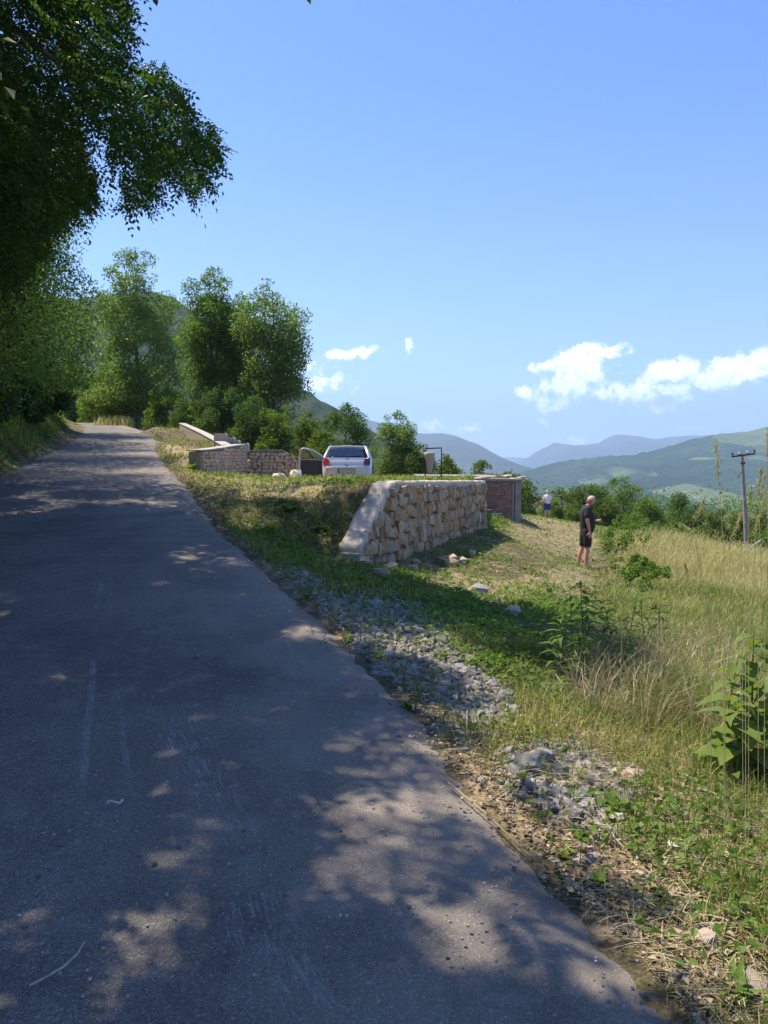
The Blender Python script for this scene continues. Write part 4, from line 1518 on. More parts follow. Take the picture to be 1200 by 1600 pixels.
# roadside trees down the left, from beside the camera to the bend
mid = [
    # x, y, height, half width, leaf, nleaf, mat, label
    (-9.6, 13.0, 9.5, 3.4, .065, 56000, 'leaf_near', "dark leafy roadside tree at the left frame edge, under the overhanging branches"),
    (-11.8, 19.5, 11.5, 3.9, .072, 80000, 'leaf_bright', "tall yellow green roadside tree catching the sun, left of the road"),
    (-14.6, 26.5, 12.5, 4.0, .095, 46000, 'leaf_dark', "mid green roadside tree behind the tallest yellow green one at the left"),
    (-18.0, 33.5, 12.0, 4.2, .13, 30000, 'leaf_mid', "roadside tree whose shaded crown hangs over the climbing road"),
    (-22.5, 41.0, 12.0, 4.6, .15, 24000, 'leaf_dark', "dark tree on the left just before the bend of the road"),
    (-30, 52.0, 13.0, 5.0, .18, 14000, 'leaf_dark', "dark tree closing the view at the bend of the road"),
]
for i, (x, y, h, hw, lf, nl, mt, lb) in enumerate(mid):
    x = float(roadL(y)) - hw * .62 if i < 5 else x
    tree("roadside_tree", lb, "tree", (x, y, gz(x, y) - .1), h, [(0, hw * .8), (.2, hw), (.5, hw * 1.05), (.8, hw * .75), (1, hw * .2)], nl, lf, M[mt], M['bark'],
         "trees along the left side of the road", 40 + i, 110, .2, .13, keep_left, low=.04, limbs=26)

# the big tree standing beside the camera; its branches overhang the road, unseen crown shaped for its shade
SX, SY = -SUN_H.x * math.cos(SUN_EL) / math.sin(SUN_EL), -SUN_H.y * math.cos(SUN_EL) / math.sin(SUN_EL)
_sy = np.array([-8, -2, 1.2, 2.0, 2.6, 3.3, 4.2, 4.9, 5.6, 6.6, 7.6, 8.8, 9.6, 10.6, 12, 13.2, 14.6, 16])
_sx = np.array([1.5, 1.3, 1.1, .70, .30, .02, .10, 1.1, 1.7, 1.95, 2.0, 1.7, .9, .1, -1.5, -3.2, -5.0, -6.0])


def shade_ok(P, g=.1, soft=.35):
    zz = P[:, 2] - np.interp(P[:, 1], _ry, _rz) * .8
    gx_ = P[:, 0] + SX * zz; gy_ = P[:, 1] + SY * zz
    lim = np.interp(gy_, _sy, _sx) + fbm(gx_, gy_, .9, 3, 91) * .6
    return (gx_ < lim + rng.normal(0, .05, len(P))), gx_, gy_, lim


def road_pt(px, py, dz=.02):
    u, f, z = pix_dir(px, py); Y = 3.0
    for _ in range(14): Y = (float(roadZ(Y)) + .012 - CZ) / (z / f)
    return Vector((u / f * Y, Y, float(roadZ(Y)) + .012 + dz))


def near_tree():
    base = (-7.2, 4.4, gz(-7.2, 4.4) - .15)
    root = empty("overhanging_tree", base, 0, "big pinnate leaved tree beside the viewer with dark branches hanging over the road", "tree")
    b = np.array(base)
    n = 260000
    P = np.stack([rng.uniform(-14.5, 1.5, n), rng.uniform(-5, 20.5, n), rng.uniform(3.8, 12.0, n)], 1)
    ne = 9000  # extra fronds added only to cast shade on the road
    ex, ey, ez = rng.uniform(-7, -2.6, ne), rng.uniform(7.2, 12.5, ne), rng.uniform(5, 10, ne)
    P = np.concatenate([P, np.stack([ex - SX * ez, ey - SY * ez, ez + .4], 1)]); n += ne
    extra = np.arange(n) >= n - ne
    # dome shape
    d = ((P[:, 0] + 5.6) / 9.0) ** 2 + ((P[:, 1] - 7.6) / 13) ** 2 + ((P[:, 2] - 6.2) / 6) ** 2
    ok = (d < 1.0) & (fbm(P[:, 0] + P[:, 2] * .7, P[:, 1] - P[:, 2] * .5, 1.4, 3, 95) > -.085)
    ok |= extra
    px, py, f = project(P[:, 0], P[:, 1], P[:, 2])
    infr = (f > .3) & (px > -60) & (px < 1300) & (py > -80)
    sh, gx_, gy_, lim = shade_ok(P)
    sh |= (gy_ > 2.2) & (gy_ < 5.4) & (gx_ < lim + .75) & (fbm(gx_, gy_, .34, 3, 301) > .045)
    # thin towards the edge of the shade so that light flecks fall there
    edge = np.clip((lim - gx_) / .8, .25, 1)
    thin = np.where((gy_ > 2.2) & (gy_ < 5.2), edge, 1)
    hole = fbm(gx_, gy_, .42, 2, 97) > -.21
    ok &= np.where(infr, True, sh & (rng.uniform(0, 1, n) < thin) & hole)
    inA = in_poly(px + 9 + rng.normal(0, 4, n), py + 20 + rng.normal(0, 5, n), MASS_A)
    ok &= np.where(infr, inA, True)
    ok &= ~(infr & (py > np.interp(px, [0, 60, 110, 150], [430, 400, 340, 290]) + 90 * fbm(px, py, 60, 3, 4)) & (px < 188))
    ok &= np.linalg.norm(P - np.array([0, 0, CZ]), axis=1) > 4.2
    ok &= ~(infr & (P[:, 1] < 7.5))
    for (fx, fy, fr) in ((263, 1123, .13), (215, 1080, .10), (95, 1065, .09), (285, 1100, .06), (170, 1415, .08), (60, 1500, .12), (35, 1545, .10), (130, 1530, .10), (105, 1480, .07), (215, 1235, .05), (265, 1420, .07), (455, 1410, .05), (660, 1445, .07), (745, 1465, .07),
                         (545, 1280, .09), (510, 1215, .06), (522, 1340, .05), (10, 970, .16), (15, 1415, .06), (270, 1465, .06), (740, 1120, .08), (620, 1190, .08)):
        q = road_pt(fx, fy, 0)
        ok &= np.hypot(gx_ - q.x, gy_ - q.y) > fr * 1.1 + .08  # opens crown gaps where sun flecks are wanted on the ground
    vis = (gy_ > 1.2) & (gy_ < 22) & (gx_ > -.56 * gy_ - 1.5) & (gx_ > np.interp(gy_, _ry, _lx) - 1.5)
    ok &= infr | vis | (rng.uniform(0, 1, n) < .12)
    P = P[ok]; infr = infr[ok]
    # clumps: gather each to a nearby twig end
    out_dir = unit(P - np.array([-5.5, 5.5, 6.0])) * np.array([1, 1, .3]) + rng.normal(0, .55, P.shape) + np.array([.1, 0, -.25])
    pi = np.nonzero(infr)[0]; po = np.nonzero(~infr)[0]
    if len(po) > 25000: po = rng.choice(po, 25000, replace=False)
    if len(pi) > 21000: pi = rng.choice(pi, 21000, replace=False)
    print('near tree fronds', len(pi), len(po))
    me = frond_mesh("foliage", P[po], out_dir[po], rng.uniform(.28, .42, len(po)), .13, .068, 4)
    link("crown", me, M['leaf_near'], root).matrix_parent_inverse = Matrix.Translation(-Vector(base))
    me = frond_mesh("hanging_foliage", P[pi], out_dir[pi], rng.uniform(.18, .32, len(pi)), .072, .036, 5)
    link("hanging_branch_foliage", me, M['leaf_near'], root).matrix_parent_inverse = Matrix.Translation(-Vector(base))
    tb = Tubes()
    t0 = Vector(base)
    trunk = [t0 + Vector((0, 0, -.3)), t0 + Vector((.1, .1, 1.5)), t0 + Vector((.4, .5, 3.2)), t0 + Vector((1.0, 1.3, 5.0)), t0 + Vector((1.6, 2.0, 7.2))]
    tb.add([p - t0 for p in trunk], [.34, .27, .24, .19, .08], 12)
    link("trunk", tb.mesh("trunk"), M['bark'], root)
    tb = Tubes()
    ends = [(-4.6, 14.2, 7.6), (-4.0, 13.0, 6.9), (-5.2, 12.6, 8.8), (-4.2, 2, 8.0), (-4.0, 6.0, 8.4), (-6, 12, 9.2), (-8, 13, 8), (-7, 14, 6.2), (-4.5, -1, 8.0), (-9.5, 6, 9), (-9, 0, 8), (-6, 8, 10.3), (-4.4, 9.5, 8.4), (-7.5, 11, 6.0), (-5, -2, 9)]
    for i, e in enumerate(ends):
        a = trunk[2 + i % 3] - t0; c = Vector(e) - t0
        m1 = a.lerp(c, .35) + Vector((0, 0, .5)); m2 = a.lerp(c, .7) + Vector((random.uniform(-.2, .2), 0, .45))
        tb.add([a, m1, m2, c], [.13, .08, .045, .012], 7)
        for k in range(7):
            s0 = m1.lerp(c, random.uniform(.1, .95)); e2 = s0 + Vector((random.uniform(-1, .6), random.uniform(-1, 1), random.uniform(-.6, .4)))
            px, py, f = project(*(np.array([v]) for v in (e2 + t0)))
            if f[0] > .3 and -50 < px[0] < 1250 and not in_poly(px, py, MASS_A)[0]: continue
            tb.add([s0, s0.lerp(e2, .5) + Vector((0, 0, .06)), e2], [.022, .014, .005], 4)
    link("limbs", tb.mesh("limbs"), M['bark'], root)


near_tree()


def tree_at(px, ytop, hw, Y, shape, mat, label, name="tree", cat="tree", leaf_px=3.2, dens=1.0, ybase=None, group=None, bark='bark', seed=None, nclump=60, clump=.15, low=.1, limbs=14, trunk=None, keep=None):
    b = at(px, 700, Y)
    z = gz(b.x, Y)
    if ybase is not None: z = at(px, ybase, Y).z
    top = at(px, ytop, Y).z
    h = top - z
    w = hw / F * Y
    area = 2 * hw * (h * F / Y)
    leaf = leaf_px * Y / F
    nl = int(min(34000, dens * area * 3.6 / (leaf_px ** 2 * .36)))
    seed = seed if seed is not None else int(px * 7 + Y)
    return tree(name, label, cat, (b.x, Y, z - .1), h, [(t, k * w) for t, k in shape], max(nl, 900), leaf, M[mat], M[bark], group, seed, nclump,
                trunk or h * .014, clump, keep, low=low, limbs=limbs)


POP = [(0, .5), (.1, .85), (.3, 1.0), (.5, .92), (.7, .78), (.85, .62), (.95, .4), (1, .15)]
OVAL = [(0, .5), (.15, .7), (.35, .75), (.6, 1.0), (.8, .85), (.93, .5), (1, .2)]
ROUND = [(0, .8), (.2, 1), (.5, 1.0), (.75, .8), (.92, .5), (1, .2)]
BUSH = [(0, .9), (.3, 1), (.6, .95), (.85, .7), (1, .3)]
GT = "tall trees beyond the car yard"
tree_at(216, 386, 84, 56, POP, 'leaf_poplar', "tallest pale green tree standing at the bend of the road", leaf_px=3.4, dens=1.35, group=GT, bark='bark_pale', nclump=150, clump=.085, limbs=40)
tree_at(333, 410, 58, 48, OVAL, 'leaf_mid', "tall dark green tree, the left one of the pair above the parapet", leaf_px=3.6, dens=1.0, group=GT, bark='bark_pale', nclump=150, clump=.085, limbs=40)
tree_at(428, 430, 66, 46, OVAL, 'leaf_poplar', "tall glossy leaved tree, the right one of the pair above the parapet", leaf_px=3.7, dens=.95, group=GT, bark='bark_pale', nclump=140, clump=.09, low=.22, limbs=40)
tree_at(378, 455, 38, 50, OVAL, 'leaf_poplar', "slim tree filling the gap between the two tall trees", leaf_px=3.6, dens=.9, group=GT, nclump=70, clump=.09, limbs=20)
GU = "bushes and small trees around the yard"
for (px, yt, hw, Y, mt, lb) in [
    (118, 540, 34, 68, 'leaf_dark', "dark shaded tree closing the view where the road disappears"),
    (150, 610, 30, 64, 'leaf_mid', "small dark bush just behind the end of the road"),
    (160, 560, 38, 60, 'leaf_poplar', "pale green bush at the left foot of the tallest pale green tree"),
    (195, 590, 45, 57, 'leaf_bush', "leafy bush beside the bend, in front of the tallest pale green tree"),
    (262, 596, 44, 52, 'leaf_mid', "bright bush between the tallest pale tree and the dark pair"),
    (300, 600, 36, 49, 'leaf_dark', "dark bush behind the top end of the sloping parapet"),
    (350, 600, 46, 45, 'leaf_dark', "dark undergrowth tree behind the stepped wall"),
    (398, 612, 44, 43, 'leaf_dark', "dark shrub directly above the yard's stone wall"),
    (436, 628, 44, 42, 'leaf_mid', "bushy tree above the slope of the yard wall"),
    (480, 640, 34, 41, 'leaf_bush', "light green bush behind the open car door"),
    (540, 626, 44, 37, 'leaf_dark', "dark green tree directly behind the silver car"),
    (508, 655, 30, 38, 'leaf_mid', "low tree between the car roof and the open door"),
    (620, 636, 44, 34, 'leaf_poplar', "separate bright tree standing right of the car"),
    (655, 690, 26, 33, 'leaf_bush', "small bush behind the black metal frame"),
    (700, 706, 26, 36, 'leaf_bush', "low bush right of the black metal frame"),
    (752, 716, 38, 37, 'leaf_bush', "bush showing above the brick outbuilding's slab"),
    (800, 730, 26, 39, 'leaf_bush', "bush behind the right corner of the brick outbuilding"),
    (826, 745, 22, 55, 'leaf_mid', "dark bush at the field edge left of the white shirted person"),
]:
    tree_at(px, yt, hw, Y, ROUND, mt, lb, name="small_tree" if yt < 660 else "bush", cat="tree" if yt < 660 else "bush", leaf_px=2.9, dens=1.15, group=GU, nclump=64, clump=.15, low=.04, limbs=10)

GR = "bushes and trees beyond the dry field"
for (px, yt, hw, Y, mt, lb) in [
    (880, 758, 34, 56, 'leaf_bush', "bush in front of which the white shirted person stands, right side"),
    (926, 745, 48, 54, 'leaf_bush', "rounded light green tree above the bald man's head"),
    (975, 742, 46, 56, 'leaf_mid', "rounded tree right of the bald man, tallest of its clump"),
    (1012, 765, 28, 50, 'leaf_mid', "darker small tree on the right shoulder of the big clump"),
    (985, 798, 34, 40, 'leaf_weed', "bright green bush just behind the bald man's outstretched hand"),
    (1062, 762, 26, 60, 'leaf_dark', "dark pointed tree standing alone above the thicket"),
    (1040, 785, 34, 50, 'leaf_mid', "bush between the big clump and the dark pointed tree"),
    (1085, 782, 34, 52, 'leaf_dark', "dark bush right of the pointed tree"),
    (1120, 792, 34, 50, 'leaf_bush', "green bush just left of the utility pole"),
    (1160, 795, 36, 52, 'leaf_mid', "bush directly behind the utility pole"),
    (1195, 790, 36, 50, 'leaf_bush', "bush at the right frame edge beyond the pole"),
    (1245, 780, 44, 50, 'leaf_mid', "bush beyond the right frame edge"),
    (1050, 812, 34, 44, 'leaf_weed', "low bright bush at the far edge of the dry grass"),
    (1105, 820, 36, 45, 'leaf_bush', "low bush left of the pole foot"),
    (1205, 822, 34, 45, 'leaf_weed', "low bright bush right of the pole foot"),
    (1015, 806, 30, 42, 'leaf_mid', "low bush behind the tip of the dry grass"),
    (865, 772, 24, 53, 'leaf_mid', "dark bush just left of the white shirted person's shoulder"),
    (905, 785, 26, 51, 'leaf_bush', "low bush behind the bald man's back"),
]:
    tree_at(px, yt, hw, Y, BUSH, mt, lb, name="field_tree" if yt < 770 else "field_bush", cat="tree" if yt < 770 else "bush", leaf_px=2.9, dens=1.1, group=GR, nclump=60, clump=.16, low=.02, limbs=8)
# farther wood below the field, one mass
def far_wood():
    n = 900
    X = rng.uniform(-30, 260, n); Y = rng.uniform(75, 330, n)
    ok = (X / Y > -.12)
    X, Y = X[ok], Y[ok]
    Z = ground(X, Y)
    C = np.stack([X, Y, Z + 1.5], 1)
    P, v = clump_points(C, np.full(len(C), 4.0), 62000, .8)
    N = unit(v + rng.normal(0, .5, P.shape)); D = unit(np.cross(N, rng.normal(0, 1, P.shape)))
    L = rng.uniform(.25, .5, len(P)) * (P[:, 1] / 120)
    o = link("distant_woods", leaves_mesh("distant_woods", P, D, N, L, L * .7), M['leaf_mid'])
    tag(o, "dense woods on the slope falling away below the field", "woods", kind='stuff')


far_wood()
# left bank bushes
for (px, py, h, hw, lb) in [(-40, 745, 2.0, 1.2, "dark bush on the left bank at the frame edge"), (30, 712, 2.2, 1.2, "dark bush on the left bank under the sunlit tree"), (70, 690, 2.0, 1.1, "leafy bush on the left bank, middle of the three nearest the bend"),
                            (95, 672, 2.4, 1.3, "bush on the left bank closest to the bend")]:
    q = None
    Yb = {745: 17, 712: 24, 690: 32, 672: 42}[py]
    x = float(roadL(Yb)) - 1.5
    tree("bank_bush", lb, "bush", (x, Yb, gz(x, Yb)), h, [(0, hw), (.5, hw), (1, hw * .4)], 9000, .10 + Yb * .001, M['leaf_near'], M['bark'], "bushes on the left bank", py, 30, .05, .25, keep_left, low=0, limbs=5)

# ------------------------------------------------------------------ grasses and ground cover
def blades_mesh(name, P, H, W, lean, bend=.35):
    """three triangles per blade"""
    n = len(P)
    a = rng.uniform(0, 2 * math.pi, n)
    s = np.stack([np.cos(a), np.sin(a), np.zeros(n)], 1) * (W * .5)[:, None]
    lv = lean * H[:, None]
    up = np.array([0, 0, 1.0])
    mid = P + lv * .35 + up * (H * .55)[:, None]
    tip = P + lv + up * (H * np.sqrt(np.clip(1 - (np.linalg.norm(lean, axis=1) * .6) ** 2, .05, 1)))[:, None]
    V = np.stack([P - s, P + s, mid - s * .8, mid + s * .8, tip], 1).reshape(-1, 3)
    b = (np.arange(n) * 5)[:, None]
    T = np.concatenate([b + [0, 1, 3], b + [0, 3, 2], b + [2, 3, 4]], 0)
    return np_mesh(name, V, T)


def scatter(n, y0, y1, xlo=None, xhi=None):
    Y = y0 * (y1 / y0) ** rng.uniform(0, 1, n)
    lo = roadR(Y) if xlo is None else xlo(Y)
    hi = .66 * Y + 1.8 if xhi is None else xhi(Y)
    X = lo + (hi - lo) * rng.uniform(0, 1, n)
    ok = rng.uniform(0, 1, n) < (hi - lo) / (hi - lo + .001)
    Z = ground(X, Y)
    px, py, f = project(X, Y, Z)
    return X, Y, Z, px, py


def on_wall(X, Y):
    """inside the stone wall, the outbuilding, the yard walls or the car"""
    s = (X - WA.x) * WD.x + (Y - WA.y) * WD.y
    t = (X - WA.x) * WN.x + (Y - WA.y) * WN.y
    w = (s > -.1) & (s < WLEN + .1) & (t < .12) & (t > -.42)
    b = (X > BX0 - .1) & (X < BX1 + .1) & (Y > BY0 - .1) & (Y < BY1 + .1)
    c = (np.abs(X + 1.23) < 1.0) & (Y > 25.2) & (Y < 29.3)
    return w | b | c


TALL = [(900, 1080), (930, 1000), (965, 930), (975, 860), (1000, 830), (1060, 850), (1400, 880), (1400, 1190), (1200, 1180), (1100, 1140), (1000, 1130), (900, 1110)]
MOWN = [(640, 880), (760, 830), (860, 800), (930, 810), (960, 850), (930, 905), (880, 960), (820, 1010), (700, 960)]
PATHS = ZONE['tan'][:2]


def make_grass():
    # short green and yellowing grass over verge, slope and terrace
    X, Y, Z, px, py = scatter(190000, 1.7, 48)
    pat = fbm(X, Y, .8, 4, 111)
    jx_ = px + rng.normal(0, 14, len(px)); jy_ = py + rng.normal(0, 8, len(px))
    rub = zone('rubble', jx_, jy_); ed = zone('edge', jx_, jy_); so = zone('soil', jx_, jy_); pt = zone('tan', jx_, jy_)
    tall = in_poly(jx_, jy_, TALL)
    k = ~on_wall(X, Y) & (X > roadR(Y) + .05) & ~tall
    pr = np.where(rub, .16, np.where(ed, .12, np.where(so, .35, np.where(pt, .5, .95)))) * np.where(pat > -.08, 1, .35)
    k &= rng.uniform(0, 1, len(X)) < pr
    X, Y, Z, jx_, jy_ = X[k], Y[k], Z[k], jx_[k], jy_[k]
    H = rng.uniform(.05, .16, len(X)) * (1 + fbm(X, Y, 1.5, 2, 5)) * np.where(in_poly(jx_, jy_, MOWN), .6, 1)
    W = np.maximum(.005, .00085 * Y) * rng.uniform(.7, 1.3, len(X))
    ln = rng.normal(0, .38, (len(X), 3)); ln[:, 2] = 0
    dry = fbm(X, Y, 1.1, 3, 115) + rng.normal(0, .12, len(X)) > .03
    for nm, sel, mt, lb in (("green_grass", ~dry, 'grass_green', "short green grass on the verge and slope"), ("yellowing_grass", dry, 'grass_mix', "yellowing short grass on the verge and slope")):
        P = np.stack([X[sel], Y[sel], Z[sel] - .01], 1)
        tag(link(nm, blades_mesh(nm, P, H[sel], W[sel], ln[sel]), M[mt]), lb, kind='stuff')
    # tall mixed grass at the right
    X, Y, Z, px, py = scatter(170000, 2.6, 30, xlo=lambda y: .12 * y, xhi=lambda y: .75 * y + 2.5)
    jx_ = px + rng.normal(0, 16, len(px)); jy_ = py + rng.normal(0, 8, len(px))
    k = in_poly(jx_, jy_, TALL)
    X, Y, Z, jx_, jy_ = X[k], Y[k], Z[k], jx_[k], jy_[k]
    gold = (jy_ < 895 + (jx_ - 1000) * .17 + rng.normal(0, 14, len(X)) + fbm(X, Y, 2.5, 3, 3) * 120) & (jx_ > 965)
    low = (jy_ > 1010) & (fbm(X, Y, .9, 3, 9) > -.02)
    base_h = np.where(gold, .50, np.where(low, .30, .36)) * np.clip(1 + fbm(X, Y, 1.6, 3, 33) * 1.2, .45, 1.5)
    base_h *= np.clip((jx_ - 900) / 130, .25, 1)
    H = base_h * rng.uniform(.55, 1.2, len(X))
    W = np.maximum(.0035, .0007 * Y) * rng.uniform(.7, 1.3, len(X))
    ln = rng.normal(0, 1, (len(X), 3)) * np.where(gold, .26, .48)[:, None]; ln[:, 0] += .12; ln[:, 2] = 0
    grn = ~gold & (fbm(X, Y, .8, 3, 19) + rng.normal(0, .1, len(X)) > -.05)
    for nm, sel, mt, lb in (("dry_grass", gold, 'grass_dry', "tall golden dry grass field above the far bushes"), ("tall_grass", ~gold & ~grn, 'grass_mix', "tall tangled straw coloured grass at the right"), ("tall_green_grass", grn, 'grass_green', "tall green grass among the straw coloured grass at the right")):
        P = np.stack([X[sel], Y[sel], Z[sel] - .02], 1)
        tag(link(nm, blades_mesh(nm, P, H[sel], W[sel], ln[sel]), M[mt]), lb, kind='stuff')
    n = 5500
    xx = rng.uniform(900, 1180, n); yy = rng.normal(1075, 40, n); Yt = rng.uniform(4.2, 8.2, n)
    Xt = (xx - 600) / F * Yt; Zt = ground(Xt, Yt); px2, py2, f2 = project(Xt, Yt, Zt)
    k2 = in_poly(px2, py2, [(900, 1030), (1000, 1000), (1140, 1010), (1200, 1100), (1180, 1170), (1000, 1150), (880, 1110)])
    Xt, Yt, Zt = Xt[k2], Yt[k2], Zt[k2]; n = len(Xt)
    l2 = rng.normal(0, .6, (n, 3)); l2[:, 2] = 0
    tag(link("dead_stems", blades_mesh("dead_stems", np.stack([Xt, Yt, Zt], 1), rng.uniform(.15, .45, n), np.full(n, .004), l2), M['straw']), "brown tangle of dead stems under the tall weeds", kind='stuff')
    # seed heads standing on the golden and tall grass
    sel = rng.uniform(0, 1, len(X)) < np.where(gold, .35, .06)
    P = np.stack([X[sel], Y[sel], Z[sel]], 1) + ln[sel] * H[sel][:, None]
    P[:, 2] = Z[sel] + H[sel] * .96
    D = ln[sel] * .8 + np.array([0, 0, 1.0]) + rng.normal(0, .15, P.shape)
    L = rng.uniform(.05, .11, len(P)); 
    me = leaves_mesh("seed_heads", P, D, rng.normal(0, 1, P.shape), L, np.maximum(.010, .0011 * P[:, 1]))
    tag(link("grass_seed_heads", me, M['seed_head']), "pale seed heads over the dry grass", kind='stuff')
    # straw lying flat
    X, Y, Z, px, py = scatter(110000, 1.6, 30)
    jx_ = px + rng.normal(0, 20, len(px)); jy_ = py + rng.normal(0, 12, len(px))
    wgt = np.where(zone('dry', jx_, jy_) | zone('tan', jx_, jy_), 1.0, np.where(zone('edge', jx_, jy_), .45, np.where(zone('rubble', jx_, jy_), .25, .45)))
    wgt = np.where(((px > 540) & (py > 1000)) | (Y > 9), wgt, wgt * .5) * np.where(fbm(X, Y, .5, 3, 131) > -.05, 1, .3)
    k = (rng.uniform(0, 1, len(X)) < wgt) & ~on_wall(X, Y) & (X > roadR(Y) - .03)
    X, Y, Z = X[k], Y[k], Z[k]
    n = len(X); a = rng.uniform(0, math.pi, n)
    D = np.stack([np.cos(a), np.sin(a) * .8, rng.normal(0, .16, n)], 1)
    L = rng.uniform(.05, .24, n) * (1 + Y * .03); W = np.maximum(.0035, .0008 * Y)
    C = np.stack([X, Y, Z + rng.uniform(.004, .05, n)], 1)
    tag(link("straw", leaves_mesh("straw", C, D, np.tile([0, 0, 1.0], (n, 1)) + rng.normal(0, .3, (n, 3)), L, W * np.ones(n), .3), M['straw']), "dry cut straw lying over the verge", kind='stuff')
    # broad leaved creeping weeds
    X, Y, Z, px, py = scatter(160000, 1.8, 40)
    pat = fbm(X, Y, .7, 4, 141)
    jx_ = px + rng.normal(0, 14, len(px)); jy_ = py + rng.normal(0, 8, len(px))
    bank = in_poly(jx_, jy_, [(350, 790), (470, 770), (600, 800), (560, 850), (570, 890), (720, 900), (900, 950), (960, 1000), (880, 1060), (700, 950), (540, 930), (420, 880)])
    wg = np.where(bank, 1.0, .62) * np.where(zone('rubble', jx_, jy_), .12, 1) * np.where(zone('edge', jx_, jy_), .25, 1) * np.where(zone('tan', jx_, jy_), .1, 1) * np.where(zone('soil', jx_, jy_), .6, 1) * np.where(in_poly(jx_, jy_, TALL), .15, 1) * np.where((jy_ > 1120) & ~bank, .3, 1)
    wg *= np.where(pat > -.03, 1, np.where(pat > -.1, .45, .10))
    k = (rng.uniform(0, 1, len(X)) < wg) & ~on_wall(X, Y) & (X > roadR(Y) + .08)
    X, Y, Z = X[k], Y[k], Z[k]; n = len(X)
    L = np.clip(rng.uniform(.018, .045, n) * (1 + Y * .09), 0, .12)
    C = np.stack([X, Y, Z + rng.uniform(.01, .09, n)], 1)
    N = np.tile([0, 0, 1.0], (n, 1)) + rng.normal(0, .45, (n, 3))
    D = np.cross(N, rng.normal(0, 1, (n, 3)))
    tag(link("ground_leaves", leaves_mesh("ground_leaves", C, D, N, L, L * .7), M['leaf_weed']), "low broad leaved weeds covering the bank and slope", kind='stuff')
    # brown litter along the broken road edge
    X, Y, Z, px, py = scatter(52000, 1.5, 22, xlo=lambda y: roadR(y) - .30, xhi=lambda y: roadR(y) + 1.3)
    dd_ = X - roadR(Y)
    k = (rng.uniform(0, 1, len(X)) < np.where(dd_ < 0, .06 + .5 * np.clip(1 + dd_ / .2, 0, 1) ** 2, .8 * np.exp(-dd_ / .6))) & (fbm(X, Y, .6, 3, 171) > -.16) & ~(zone('rubble', px, py) & (rng.uniform(0, 1, len(X)) < .85))
    X, Y, Z, dd_ = X[k], Y[k], Z[k], dd_[k]; n = len(X)
    zz = np.where(dd_ < 0, roadZ(Y) + .016, Z + .02) + rng.uniform(0, .02, n) * (dd_ > 0)
    L = rng.uniform(.008, .035, n) * (1 + Y * .05)
    tag(link("leaf_litter", leaves_mesh("leaf_litter", np.stack([X, Y, zz], 1), rng.normal(0, 1, (n, 3)) * [1, 1, .2], np.tile([0, 0, 1.0], (n, 1)) + rng.normal(0, .35, (n, 3)), L, L * rng.uniform(.3, .8, n)), M['litter']), "brown leaf litter and chaff along the broken road edge", kind='stuff')
    # left bank
    X, Y, Z, px, py = scatter(36000, 9, 60, xlo=lambda y: roadL(y) - 4.2, xhi=lambda y: roadL(y) + .05)
    n = len(X)
    H = rng.uniform(.10, .42, n) * np.clip((roadL(Y) - X) * 1.4, .25, 1); W = .0011 * Y * rng.uniform(.7, 1.3, n)
    ln = rng.normal(0, .4, (n, 3)); ln[:, 2] = 0
    tag(link("bank_grass", blades_mesh("bank_grass", np.stack([X, Y, Z - .02], 1), H, W, ln), M['grass_green']), "shaded grass on the left bank of the road", kind='stuff')
    k = rng.uniform(0, 1, n) < .45
    C = np.stack([X, Y, Z + H * rng.uniform(.2, 1.4, n)], 1)[k]; n2 = len(C)
    N = rng.normal(0, .6, (n2, 3)) + [0, 0, 1]
    tag(link("bank_weeds", leaves_mesh("bank_weeds", C, np.cross(N, rng.normal(0, 1, (n2, 3))), N, rng.uniform(.06, .14, n2), rng.uniform(.04, .09, n2)), M['leaf_dark']), "leafy weeds on the left bank of the road", kind='stuff')
    # dry tuft beside the bend
    n = 420
    X = rng.uniform(-19.6, -17.2, n); Y = 53 + rng.normal(0, .5, n)
    Z = ground(X, Y); H = rng.uniform(.3, .9, n)
    tag(link("roadside_dry_tuft", blades_mesh("roadside_dry_tuft", np.stack([X, Y, Z], 1), H, np.full(n, .05), rng.normal(0, .2, (n, 3)) * [1, 1, 0]), M['grass_dry']), "pale dry grass tuft at the right side of the bend", kind='stuff')


make_grass()

# ------------------------------------------------------------------ rubble strip
def in_rubble_points(n, poly, ylo, yhi, r):
    out = []
    while len(out) < n:
        Y = r.uniform(ylo, yhi) if False else ylo * (yhi / ylo) ** r.random()
        X = r.uniform(-2.5, 3.2)
        z = gz(X, Y)
        px, py, f = project(np.array([X]), np.array([Y]), np.array([z]))
        if in_poly(px, py, poly)[0] and X > roadR(Y) + .15:
            out.append((X, Y, z, float(px[0]), float(py[0])))
    return out


